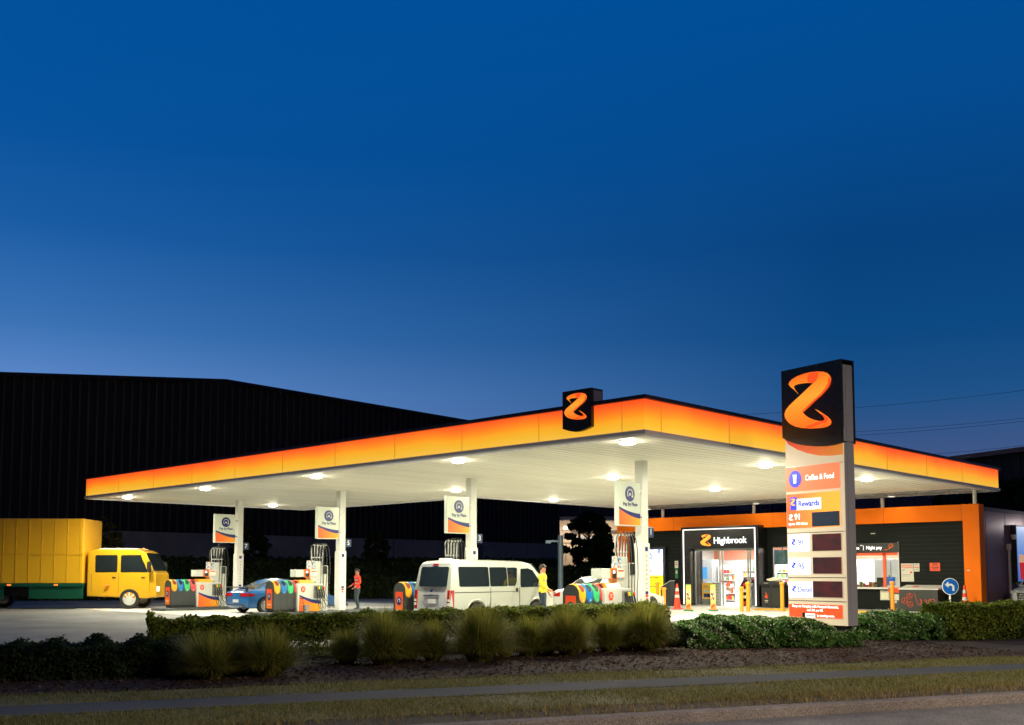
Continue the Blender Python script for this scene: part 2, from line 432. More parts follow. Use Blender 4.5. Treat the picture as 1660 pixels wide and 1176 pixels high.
mm = t.nodes.new("ShaderNodeMix"); mm.data_type = 'RGBA'; mm.blend_type = 'MULTIPLY'; mm.inputs[0].default_value = 1
t.links.new(rp.outputs[0], mm.inputs[6]); t.links.new(r2.outputs[0], mm.inputs[7]); t.links.new(mm.outputs[2], bs.inputs["Base Color"])
TRIM = mat('fascia_trim', (.72, .71, .76), .35)
CAP = mat('dark_cap', (.03, .022, .035), .4, .3)
def inset(pts, d):     # axis aligned outlines only; d>0 grows
    cx = [(cx0, cy0, -1, -1), (cx1, cy0, 1, -1), (cx1, cyn, 1, 1), (cxn, cyn, 1, 1), (cxn, cy1, 1, 1), (cx0, cy1, -1, 1)]
    return [(x + sx * d, y + sy * d) for x, y, sx, sy in cx]
MB().zprism([(cx0 + .1, cy0 + .1), (40.0, cy0 + .1), (40.0, cyn - .1), (cxn - .1, cyn - .1), (cxn - .1, cy1 - .1), (cx0 + .1, cy1 - .1)], 4.79, 4.84).build('soffit', SOF, canopy)
MB().zprism(inset(outline, -.04), 5.42, 5.5).build('roof_deck', GREYM, canopy)
def band(name, d0, z0, z1, m, th=.05, profile=None, parent=canopy, smooth=None):
    b = MB(); n = 6
    prof = profile or [(d0 - th, z0), (d0, z0), (d0, z1), (d0 - th, z1)]
    rings = [[(x, y, z) for x, y in inset(outline, d)] for d, z in prof]
    k = len(prof)
    vs = [p for rg in rings for p in rg]; fs = []
    for a in range(k):
        for i in range(n):
            fs.append((a * n + i, a * n + (i + 1) % n, ((a + 1) % k) * n + (i + 1) % n, ((a + 1) % k) * n + i))
    b.add(vs, fs)
    return b.build(name, m, parent, smooth=smooth)
band('fascia', 0, 4.88, 5.6, FAS)
JNT = mat('joint_line', (.3, .12, .03), .6, emit=(.5, .17, .03), es=.5)
b = MB()
for y in (17.4, 20.24, 23.1, 26.0, 28.9, 31.85, 34.85, 37.85, 40.85, 43.8, 14.75): b.box(cx0 - .006, cx0 + .01, y - .006, y + .006, 4.88, 5.6)
for x in (19.65, 22.6, 25.7, 28.8, 31.96, 35.1, 38.3): b.box(x - .008, x + .008, cy0 - .006, cy0 + .01, 4.88, 5.6)
b.build('fascia_joints', JNT, canopy)
band('bottom_trim', 0, 0, 0, TRIM, profile=[(-.12, 4.89), (.0, 4.892), (.05, 4.872), (.06, 4.82), (.03, 4.765), (-.04, 4.74), (-.12, 4.74)], smooth=50)
band('top_cap', .09, 5.6, 5.69, CAP, .22)
# ribbed roof sheet seen along the shop-side edge
b = MB()
n = 0
y = cy0 + .12
pts = []
while y < cyn - .1:
    pts += [(y, 4.86), (y + .05, 4.93), (y + .2, 4.93), (y + .25, 4.86)]; y += .33
vs = [(39.95, p[0], p[1]) for p in pts] + [(cx1 - .45, p[0], p[1] - .05) for p in pts]; k = len(pts)
b.add(vs, [(i, i + 1, i + 1 + k, i + k) for i in range(k - 1)])
b.build('ribbed_roof_sheet', OFFW, canopy)
b = MB(); b.box(40.0, 40.06, cy0 + .1, cyn - .1, 4.72, 4.86); b.box(41.35, 41.5, cy0 + .1, cyn - .1, 4.70, 4.80)
b.build('edge_beam', GREYM, canopy)
islands = [(17.72, -.2), (25.2, .2), (32.95, .5), (40.3, .4)]
LANE = ['1', '3', '5', '7']
for i, (iy, dx) in enumerate(islands):
    x = 23.9 + dx
    c = MB().box(x - .13, x + .13, iy - .13, iy + .13, 2.4, 4.79).box(x - .02, x + .02, iy - .131, iy + .131, 2.4, 2.401)
    o = c.build('column', OFFW, canopy)
    MB().box(x - .16, x + .16, iy - .16, iy + .16, .12, 2.42).build('column_casing', WHITE, o, bevel=.01)
    b = MB()
    for k in range(9): b.box(x - .02, x + .02, iy - .163, iy - .16, 1.0 + k * .13, 1.03 + k * .13)
    b.build('sticker_strip', mat('sticker_grey', (.2, .2, .25), .5), o)
    b = MB(); b.box(x - .06, x + .06, iy - .164, iy - .16, 2.2, 2.32); b.m(1).box(x - .06, x + .06, iy - .164, iy - .16, .98, 1.06); b.m(2).box(x - .06, x + .06, iy - .164, iy - .16, .9, .97)
    b.m(2).disc(x, .84, .04, .04, iy - .164, iy - .16, 14)
    b.build('column_sticker', [NAVY, NAVY, REDOR], o)
for x, y in ((40.6, 14.75), (40.9, 18.6), (40.9, 24.7), (40.9, 22.0), (40.9, 29.8)):
    MB().tube([(x + .7, y, 4.2), (x + .7, y, 4.84)], .075 if y != 22.0 else .04, 12).build('roof_post', OFFW, canopy, smooth=40)

# lamps under the canopy
LAMPW = mat('lamp_lens', (.9, .9, .85), .3, emit=(1, .98, .9), es=30)
def lamp_obj(name, x, y, z, size, power, col=(1, .95, .72), parent=None, rot=(0, 0, 0), shape='DISK', spread=None):
    L = bpy.data.lights.new(name, 'AREA'); L.shape = shape; L.size = size; L.energy = power; L.color = col
    if spread: L.spread = spread
    o = bpy.data.objects.new(name, L); COL.objects.link(o); o.location = (x, y, z); o.rotation_euler = rot
    if parent is not None: o.parent = parent
    return o
rows = [(19.85, [15.25, 21.3, 28.2, 35.4, 41.8]), (27.05, [15.65, 21.4, 29.15, 41.9]), (33.6, [15.55, 21.63, 29.9])]
nm = {0: 'front row', 1: 'middle row', 2: 'rear row'}
ordw = ['nearest the price sign', 'second from the price sign', 'third from the price sign', 'fourth from the price sign', 'at the far left end']
PW = 455
proto = None
for ri, (x, ys) in enumerate(rows):
    for k, y in enumerate(ys):
        od = ordw[k] if not (ri == 1 and k == 3) else ordw[4]
        if ri == 2 and k == 2: od = 'farthest from the price sign'
        lab = f"round white canopy floodlight, {nm[ri]}, {od}"
        if proto is None:
            L = thing('canopy_light', lab, 'ceiling light', (x, y, 4.79), group='floodlights in the canopy ceiling'); proto = L
            MB().lathe([(.24, .0), (.26, -.012), (.25, -.02), (.2, -.022)], n=24).build('housing', WHITE, L, smooth=40)
            MB().lathe([(.2, -.022), (.19, -.055), (.12, -.08), (.0001, -.085)], n=24).build('lens', LAMPW, L, smooth=60)
            la = lamp_obj('lamp', 0, 0, -.1, .36, PW, parent=L)
            pl = bpy.data.lights.new('lamp_spill', 'POINT'); pl.energy = 22; pl.color = (1, .94, .70); pl.shadow_soft_size = .18
            po = bpy.data.objects.new('lamp_spill', pl); COL.objects.link(po); po.location = (0, 0, -.2); po.parent = L
        else:
            L = copy_tree(proto); L.location = (x, y, 4.79); L['label'] = lab
proto = None
for k, (x, y) in enumerate(((40.45, 17.7), (40.45, 23.9), (40.45, 29.85))):
    lab = 'small surface downlight at the shop edge, ' + ['on the night window side', 'above the shop entrance', 'left of the entrance above the advert'][k]
    L = thing('downlight', lab, 'ceiling light', (x, y, 4.78), group='small downlights along the shop edge')
    MB().lathe([(.1, 0), (.1, -.06), (.16, -.09), (.16, -.13), (.13, -.135)], n=20).build('housing', WHITE, L, smooth=40)
    MB().lathe([(.125, -.136), (.0001, -.142)], n=16).build('lens', mat('downlight_lens', (.8, .8, .75), .4, emit=(1, .95, .85), es=2), L)
    lamp_obj('lamp', 0, 0, -.16, .25, 10, parent=L)

# emblem sign standing on the canopy's front edge
es_ = thing('emblem_sign', 'black sign box with glowing orange ribbon emblem on the canopy edge', 'sign', (18.92, 16.52, 4.98), -PI / 2)
w_, h_ = .92, 1.06
pts = [(0, h_), (w_, h_), (w_, .12)] + [(w_ - w_ * k / 8, .12 - .10 * math.sin(PI * k / 8) + .02 * k / 8) for k in range(1, 8)] + [(0, .14)]
MB().prism(pts, -.02, .42).build('sign_box', mat('sign_black', (.012, .014, .016), .3), es_)
MB().box(w_, w_ + .012, .06, .38, .74, h_ - .05).build('side_panel', mat('side_grey', (.25, .25, .28), .4, .3), es_)
emblem(es_, 0, h_, w_, h_ - .12, -.034, [RIBG, RIBR])
# ------------------------------------------------------------------ pump islands and their furniture
M_isl = mat('island_concrete', (.09, .1, .1), .8, noise=.25, nscale=3, bump=.3)
GR_SW = grad_mat('orange_swoosh', [(0, s2l((255, 95, 25))), (.5, s2l((255, 130, 25))), (1, s2l((255, 175, 30)))], 0, 0, 1, 0, wob=.1, coord='Generated')
POSTER = bpy.data.materials.new('printed_picture'); POSTER.use_nodes = True
t = POSTER.node_tree; bs = t.nodes["Principled BSDF"]; tcn = t.nodes.new("ShaderNodeTexCoord"); v_ = t.nodes.new("ShaderNodeTexVoronoi"); v_.inputs["Scale"].default_value = 6
t.links.new(tcn.outputs["Generated"], v_.inputs["Vector"])
r_ = ramp(t, [(0, s2l((235, 120, 70))), (.25, s2l((240, 225, 200))), (.45, s2l((120, 200, 215))), (.7, s2l((60, 130, 180))), (1, s2l((200, 70, 60)))], 'LINEAR')
sp_ = t.nodes.new("ShaderNodeSeparateColor"); t.links.new(v_.outputs["Color"], sp_.inputs[0]); t.links.new(sp_.outputs[0], r_.inputs[0])
t.links.new(r_.outputs[0], bs.inputs["Base Color"]); t.links.new(r_.outputs[0], bs.inputs["Emission Color"]); bs.inputs["Emission Strength"].default_value = .25

where = ['by the front hedge', 'beside the white van', 'beyond the blue coupe', 'at the far left']
islw = ['nearest the price sign', 'beside the white van', 'in front of the blue coupe', 'leftmost, near the yellow truck']
# --- blade sign
def blade_sign():
    T = thing('blade_sign', 'x', 'sign')
    w, h, d = 1.02, 1.24, .13
    MB().box(0, w, 0, d, 0, h).build('sign_box', mat('blade_white', lin(214, 222, 208), .25), T, bevel=.012)
    def arc(z0, z1, x): return z0 + (z1 - z0) * (1 - (1 - x) ** 2)
    xs = [i / 12 for i in range(13)]
    top = [(.05 + x * (w - .06), .53 - .17 * (1 - (1 - x) ** 1.9)) for x in xs]
    bot = [(.05 + x * (w - .06), .47 - .245 * (1 - (1 - x) ** 1.7)) for x in xs]
    MB().prism(top + bot[::-1], -.005, .0).build('navy_swoosh', NAVY, T)
    MB().prism([(.05, .03)] + bot + [(w - .01, .03)], -.004, .0).build('orange_swoosh', GR_SW, T)
    b = MB(); b.disc(w * .53, .9, .215, .215, -.006, 0).build('navy_disc', NAVY, T)
    b = MB(); cx, cz = w * .53, .9
    arc_ = [(cx + .115 * math.cos(a), -.009, cz + .02 + .1 * math.sin(a)) for a in [PI * k / 10 for k in range(11)]]
    b.tube([(cx + .115, -.009, cz - .07)] + arc_ + [(cx - .115, -.009, cz - .07), (cx - .07, -.009, cz - .07), (cx - .05, -.009, cz - .035), (cx + .05, -.009, cz - .035)], .011, 5)
    b.box(cx - .035, cx + .035, -.012, -.006, cz - .02, cz + .015)
    for k in range(3): b.tube([(cx + .06 + .03 * k, -.009, cz - .09 - .01 * k), (cx + .1 + .02 * k, -.009, cz - .05 + .0 * k)], .008, 5)
    b.build('car_pictogram', WHITE, T)
    text('lettering', 'Pay by Plate', .135, NAVY, T, w * .54, .61, -.006, bold=.003)
    MB().box(w, w + .12, .04, .09, .25, .3).build('bracket', GREYM, T); MB().box(w, w + .12, .04, .09, .95, 1.0).build('bracket', GREYM, T)
    return T
proto = None
for i, (iy, dx) in enumerate(islands):
    lab = 'white blade sign with navy disc on the canopy column ' + islw[i]
    if proto is None: proto = T = blade_sign()
    else: T = copy_tree(proto)
    T.location = ([22.25, 22.72, 23.07, 22.94][i], iy - .28, 2.88); T['label'] = lab; T['category'] = 'sign'; T['group'] = 'blade signs on the canopy columns'
    N = thing('lane_number_sign', 'small dark blue plate numbered %s on the column %s' % (LANE[i], islw[i]), 'sign', (23.9 + dx + .14, iy - .1, 2.6), 0, 'lane number plates')
    MB().box(.02, .30, 0, .03, 0, .3).build('plate', mat('plate_navy', lin(40, 60, 95), .3), N, bevel=.006)
    MB().box(-.02, .04, .005, .025, .06, .1).build('bracket', GREYM, N)
    text('numeral', LANE[i], .26, WHITE, N, .16, .15, -.003, bold=.004)
# --- bins
LIDC = [('yellow', lin(240, 175, 30)), ('blue', lin(20, 120, 190)), ('green', lin(60, 190, 120)), ('red', lin(235, 75, 85))]
def bin_station():
    T = thing('bin_station', 'x', 'bin')
    L, w = 1.16, .56
    prof = [(0, .1), (0, .9)]
    for k in range(1, 12):
        a = PI - PI * k / 12; prof.append((w / 2 + w / 2 * math.cos(a), .9 + .26 * math.sin(a)))
    prof += [(w, .9), (w, .1)]
    b = MB().xprism(prof, 0, L)
    b.build('bin_body', mat('bin_charcoal', (.035, .042, .04), .5, noise=.2), T, smooth=40)
    MB().box(.05, L - .05, .05, w - .05, 0, .1).build('plinth', BLACK, T)
    b = MB()
    for k in range(1, 4): b.box(k * L / 4 - .006, k * L / 4 + .006, -.004, .002, .1, .68)
    b.build('panel_joint', BLACK, T)
    MB().box(-.012, .0, .1, w - .1, .14, .86).build('end_panel', grad_mat('bin_orange', [(0, s2l((255, 130, 30))), (1, s2l((240, 70, 30)))], 2, 0, 1, 0, coord='Generated', wob=.1), T, bevel=.006)
    MB().lathe([(.13, -.018), (.13, -.013)], (0, w / 2, .58), 24, 'x').build('end_badge', NAVY, T)
    b = MB(); b.tube([(-.021, w / 2 + .06, .53), (-.021, w / 2 + .06, .6), (-.021, w / 2 + .03, .64), (-.021, w / 2 - .03, .64), (-.021, w / 2 - .06, .6), (-.021, w / 2 - .06, .53)], .01, 5)
    b.box(-.02, -.014, w / 2 - .1, w / 2 + .1, .27, .3)
    b.build('badge_pictogram', WHITE, T)
    for k, (cn, c) in enumerate(LIDC):
        b = MB(); cx = (k + .5) * L / 4; hw = L / 8 - .006
        # hood strip wraps over the top and down the near side, round end
        path = [(w * .62, 1.17, hw), (w / 2, 1.175, hw)]
        for q in range(1, 9):
            a = PI / 2 + PI / 2 * q / 8; path.append((w / 2 + (w / 2 + .02) * math.cos(a), .9 + .275 * math.sin(a), hw))
        path += [(-.022, .84, hw), (-.024, .78, hw * .93), (-.024, .73, hw * .75), (-.022, .695, hw * .45), (-.018, .68, hw * .1)]
        vs = []; fs = []
        for (y, z, ww) in path:
            for s in (-1, -.8, 0, .8, 1):
                drop = .0 if abs(s) < .9 else .03
                ny, nz = (0, -1) if z > 1.1 else ((1, 0) if z < .9 else (.7, -.7))
                vs.append((cx + s * ww, y + ny * drop, z + nz * drop))
        for r in range(len(path) - 1):
            for s in range(4): fs.append((r * 5 + s, (r + 1) * 5 + s, (r + 1) * 5 + s + 1, r * 5 + s + 1))
        b.add(vs, fs)
        o = b.build('lid', mat('lid_' + cn, c, .32), T, smooth=60)
        sd = o.modifiers.new('thick', 'SOLIDIFY'); sd.thickness = .012; sd.offset = -1
        o['label'] = cn + ' hood with an oval opening'
        # opening: dark oval lying on the sloping shoulder
        e = MB(); vs = []; nn = 18
        for rr_ in (0, .5, 1):
            for q in range(nn):
                an = 2 * PI * q / nn; s_ = .082 * rr_ * math.cos(an); tt = PI / 2 + PI / 2 * (.56 + .3 * rr_ * math.sin(an))
                vs.append((cx + s_, w / 2 + (w / 2 + .032) * math.cos(tt), .9 + .288 * math.sin(tt)))
        e.add(vs, [(r_ * nn + q, r_ * nn + (q + 1) % nn, (r_ + 1) * nn + (q + 1) % nn, (r_ + 1) * nn + q) for r_ in (0, 1) for q in range(nn)])
        e.build('opening', mat('hole_' + cn, tuple(v * .12 for v in c) if cn != 'yellow' else (.25, .04, .01), .6), o)
        MB().lathe([(.016, -.03), (.016, -.024)], (cx, 0, .745), 10, 'y').build('lid_stud', WHITE, o)
    return T
proto = None
bx = [20.53, 20.93, 21.17, 20.97]
for i, (iy, dx) in enumerate(islands):
    lab = 'charcoal recycling bins with four coloured hoods, on the island ' + islw[i]
    if proto is None: proto = T = bin_station()
    else: T = copy_tree(proto)
    T.location = (bx[i], iy - .32, .12); T['label'] = lab; T['category'] = 'bin'; T['group'] = 'recycling bins at the pump islands'
    b = MB(); x0 = bx[i] - .55
    out = [(x0 + .15, iy - .55), (x0, iy - .3), (x0, iy + .3), (x0 + .15, iy + .55), (29.5 + dx, iy + .55), (29.7 + dx, iy + .3), (29.7 + dx, iy - .3), (29.5 + dx, iy - .55)]
    b.zprism(out, 0, .12)
    o = tag(b.build('pump_island', M_isl, bevel=.015), 'low dark concrete island under the pumps, ' + islw[i], 'kerb island', 'pump islands')
# --- pumps
NOZC = [('black', (.02, .02, .02)), ('yellow', lin(240, 200, 40)), ('green', lin(20, 150, 70)), ('red', lin(225, 30, 35))]
def fuel_pump():
    T = thing('fuel_pump', 'x', 'fuel pump')
    w, d, h = 1.12, .55, 1.06
    PW_ = mat('pump_white', lin(208, 210, 200), .32, noise=.03)
    MB().hexa([(0, 0, 0), (w, 0, 0), (w, d, 0), (0, d, 0), (-.03, -.02, h), (w + .02, -.02, h), (w + .02, d + .02, h), (-.03, d + .02, h)]).build('cabinet', PW_, T, bevel=.035, bseg=3)
    xs = [i / 10 for i in range(11)]
    top = [(.06 + x * .95, .64 - .22 * (1 - (1 - x) ** 1.8)) for x in xs]; bot = [(.06 + x * .95, .58 - .30 * (1 - (1 - x) ** 1.8)) for x in xs]
    MB().prism(top + bot[::-1], -.016, -.008).build('navy_swoosh', NAVY, T)
    MB().prism([(.06, .02)] + bot + [(1.01, .02)], -.014, -.006).build('orange_swoosh', GR_SW, T)
    MB().disc(.22, .84, .1, .115, -.026, -.018).build('round_sticker', REDOR, T)
    b = MB()
    for z in (.8, .84, .88): b.box(.17, .27, -.029, -.026, z, z + .015)
    b.build('sticker_print', WHITE, T)
    # angled orange display on top of the cabinet
    MB().xprism([(.02, h), (.5, h), (.42, h + .13), (.1, h + .13)], .1, .72).build('display_hood', mat('display_orange', lin(250, 165, 60), .35, emit=lin(255, 150, 50), es=.45), T, bevel=.01)
    # tower
    MB().box(.86, 1.2, .12, .48, h, 1.72).box(1.2, 1.42, .08, .5, 0, 1.74).build('tower', PW_, T, bevel=.02)
    MB().box(1.18, 1.36, .05, .075, 1.42, 1.72).build('tower_grille', BLACK, T)
    # payment head
    MB().box(-.06, .9, .06, .44, 1.3, 1.58).build('payment_head', PW_, T, bevel=.015)
    b = MB().box(.3, .56, .035, .062, 1.29, 1.59); b.build('reader_frame', ORANGE, T)
    b = MB().box(.35, .52, .025, .036, 1.31, 1.55); sc = b.build('card_reader', BLACK, T)
    MB().box(.37, .46, .018, .026, 1.45, 1.53).build('screen', mat('screen_white', (.8, .8, .8), .3, emit=(.9, .95, 1), es=1.0), sc)
    MB().box(.6, .88, .045, .062, 1.34, 1.56).build('price_display', mat('price_print', lin(240, 215, 195), .4, emit=lin(240, 215, 195), es=.25), T)
    b = MB()
    b.box(.62, .86, .038, .045, 1.5, 1.54); b.build('display_print', REDOR, T)
    MB().hexa([(.7, .1, 1.08), (.8, .1, 1.08), (.8, .4, 1.08), (.7, .4, 1.08), (.6, .1, 1.3), (.9, .1, 1.3), (.9, .4, 1.3), (.6, .4, 1.3)]).build('funnel_bracket', PW_, T)
    # media poster
    MB().box(.46, .82, .1, .13, 1.6, 1.92).build('poster', POSTER, T)
    MB().box(.84, 1.14, .12, .4, 1.72, 1.9).build('tower_top', PW_, T, bevel=.015)
    # hose mast
    b = MB()
    for k in range(5):
        x = .82 + k * .115; lean = (k - 2) * .02
        b.tube([(x, .28, 1.7), (x + lean, .28, 2.45), (x + lean, .24, 2.5), (x + lean + .02, .12, 2.52)], .016, 6)
    b.box(.8, 1.34, .25, .31, 2.02, 2.06)
    b.build('hose_mast', OFFW, T, smooth=50)
    # nozzles and hoses
    MB().box(.7, 1.12, -.07, .0, .5, .98).build('nozzle_board', mat('board_grey', (.2, .2, .2), .5), T, bevel=.01)
    for k, (cn, c) in enumerate(NOZC):
        x = .75 + k * .105
        b = MB()
        b.hexa([(x - .026, -.19, .84), (x + .026, -.19, .84), (x + .026, -.08, .82), (x - .026, -.08, .82), (x - .026, -.16, .95), (x + .026, -.16, .95), (x + .026, -.07, .93), (x - .026, -.07, .93)])
        o = b.build('nozzle', mat('nozzle_' + cn, c, .4), T, bevel=.012); o['label'] = cn + ' fuel nozzle'
        g = MB().tube([(x, -.15, .84), (x, -.2, .66), (x + .01, -.17, .5)], .024, 6); g.tube([(x, -.1, .72), (x, -.11, .55)], .012, 6)
        g.build('grip', RUBBER, o, smooth=50)
        tx = .82 + (k + .5) * .13
        swing = [(x + .01, -.17, .5), (x + .03 + .05 * k, -.22, .25 + .03 * k), (x + .12 + .09 * k, -.2, .1 + .02 * k), (x + .22 + .11 * k, -.1, .2)]
        up = [(1.0 + .13 * k, -.02, .7), (1.03 + .14 * k, .0, 1.5), (1.0 + .14 * k, .02, 2.3), (.97 + .12 * k, .08, 2.56), (tx + .05, .12, 2.58), (tx, .14, 2.46), (tx - .01, .2, 2.05), (tx, .24, 1.75)]
        g = MB().tube(smooth_path(swing + up, 5), .012, 6); g.build('hose', mat('hose_grey', (.05, .052, .05), .45), T, smooth=60)
    g = MB().tube(smooth_path([(.72, .1, 1.75), (.6, .1, 2.1), (.66, .1, 2.45), (.8, .12, 2.56), (.88, .15, 2.45), (.9, .2, 2.1)], 5), .016, 6)
    g.build('hose', MATS['hose_grey'], T, smooth=60)
    MB().box(.02, w - .02, .04, d - .04, -.01, .02).build('base_plate', BLACK, T)
    return T
def smooth_path(p, n):
    p = [Vector(q) for q in p]; out = []
    for i in range(len(p) - 1):
        a, b, c, d = p[max(i - 1, 0)], p[i], p[i + 1], p[min(i + 2, len(p) - 1)]
        for k in range(n):
            t_ = k / n
            out.append(.5 * ((2 * b) + (c - a) * t_ + (2 * a - 5 * b + 4 * c - d) * t_ ** 2 + (-a + 3 * b - 3 * c + d) * t_ ** 3))
    out.append(p[-1]); return out
proto = None
for i, (iy, dx) in enumerate(islands):
    lab = 'white fuel pump with hose mast, on the island ' + islw[i]
    if proto is None: proto = T = fuel_pump()
    else: T = copy_tree(proto)
    T.location = ([21.5, 22.0, 22.15, 22.1][i], iy - .42, .12); T['label'] = lab; T['category'] = 'fuel pump'; T['group'] = 'fuel pumps under the canopy'
# bucket with squeegee on the second island seen at pump three
T = thing('squeegee_bucket', 'small grey squeegee bucket at the foot of the pump by the blue coupe', 'bucket', (22.3, 32.2, .12))
MB().lathe([(.1, 0), (.13, .26), (.12, .26), (.09, .02)], n=16).build('bucket', GREYM, T, smooth=40)
MB().tube([(0, 0, .05), (-.2, -.02, .5)], .012, 6).box(-.27, -.13, -.04, 0, .49, .52).build('squeegee', BLACK, T)

# ------------------------------------------------------------------ vehicles
def car_paint(name, col, rough=.25): return mat(name, col, rough + .08, coat=.4, noise=.02, nscale=1)
LRED = mat('tail_light', (.35, .01, .01), .15, coat=1)
LCLR = mat('lamp_clear', (.6, .6, .58), .1, coat=1)
CHR = mat('chrome', (.7, .7, .7), .12, 1)
PLATE = mat('number_plate', (.6, .6, .6), .4)
def wheel(parent, x, y, r, w, side, spokes=6, rimc=None):
    o = MB()
    o.lathe([(r * .6, -w * .3), (r * .66, -w / 2), (r * .95, -w / 2), (r, -w / 2 + .03), (r, w / 2 - .03), (r * .95, w / 2), (r * .66, w / 2), (r * .6, w * .3)], n=32, axis='y')
    ty = thing_part('wheel', parent, (x, y, r))
    o.build('tyre', RUBBER, ty, smooth=40)
    b = MB(); ys = -side * 0
    b.lathe([(r * .64, -w * .32), (r * .64, w * .32)], n=28, axis='y')
    f = side * w * .42
    for k in range(spokes):
        a = 2 * PI * k / spokes
        c, s = math.cos(a), math.sin(a); px, pz = -s, c
        q = [(c * .04 + px * .035, s * .04 + pz * .035), (c * r * .64 + px * .028, s * r * .64 + pz * .028), (c * r * .64 - px * .028, s * r * .64 - pz * .028), (c * .04 - px * .035, s * .04 - pz * .035)]
        b.prism(q, f - .02, f + .01)
    n = 28
    ring = [(r * .66 * math.cos(2 * PI * k / n), r * .66 * math.sin(2 * PI * k / n)) for k in range(n)]; rin = [(r * .6 * math.cos(2 * PI * k / n), r * .6 * math.sin(2 * PI * k / n)) for k in range(n)]
    vs = [(x_, f + side * .01, z_) for x_, z_ in ring] + [(x_, f + side * .01, z_) for x_, z_ in rin]
    b.add(vs, [(k, (k + 1) % n, n + (k + 1) % n, n + k) for k in range(n)])
    b.disc(0, 0, .05, .05, f - .01, f + .02, 12)
    b.build('rim', rimc or SILVER, ty)
    return ty
def thing_part(name, parent, loc):
    o = bpy.data.objects.new(name, None); COL.objects.link(o); o.parent = parent; o.location = loc; o.empty_display_size = .1
    return o
def loft(stations, mapf=None):
    b = MB(); n = None; vs = []
    for x, half in stations:
        ring = [(x, y, z) for y, z in half] + [(x, -y, z) for y, z in half[::-1]]
        n = len(ring); vs += ring
    fs = []
    for i in range(len(stations) - 1):
        for k in range(n):
            fs.append((i * n + k, i * n + (k + 1) % n, (i + 1) * n + (k + 1) % n, (i + 1) * n + k))
    fs.append(tuple(range(n - 1, -1, -1))); fs.append(tuple((len(stations) - 1) * n + k for k in range(n)))
    if mapf: vs = [mapf(*v) for v in vs]
    b.add(vs, fs); return b
def arches(o, cuts):      # cuts: (x, z, r, halfwidth y0, y1)
    c = MB()
    for x, z, r, y0, y1 in cuts:
        c.disc(x, z, r, r, y0, y1, 32)
    co = c.build('cut', BLACK)
    try:
        bm_ = bmesh.new(); bm_.from_mesh(co.data); bmesh.ops.recalc_face_normals(bm_, faces=bm_.faces); bm_.to_mesh(co.data); bm_.free()
        bm_ = bmesh.new(); bm_.from_mesh(o.data); bmesh.ops.recalc_face_normals(bm_, faces=bm_.faces); bm_.to_mesh(o.data); bm_.free()
        md = o.modifiers.new('b', 'BOOLEAN'); md.operation = 'DIFFERENCE'; md.object = co; md.solver = 'EXACT'
        dg = bpy.context.evaluated_depsgraph_get(); dg.update()
        me = bpy.data.meshes.new_from_object(o.evaluated_get(dg))
        o.modifiers.clear()
        if len(me.polygons) > 10: o.data = me; me.polygons.foreach_set("use_smooth", [True] * len(me.polygons)); me.set_sharp_from_angle(angle=R(32))
    finally:
        bpy.data.objects.remove(co)
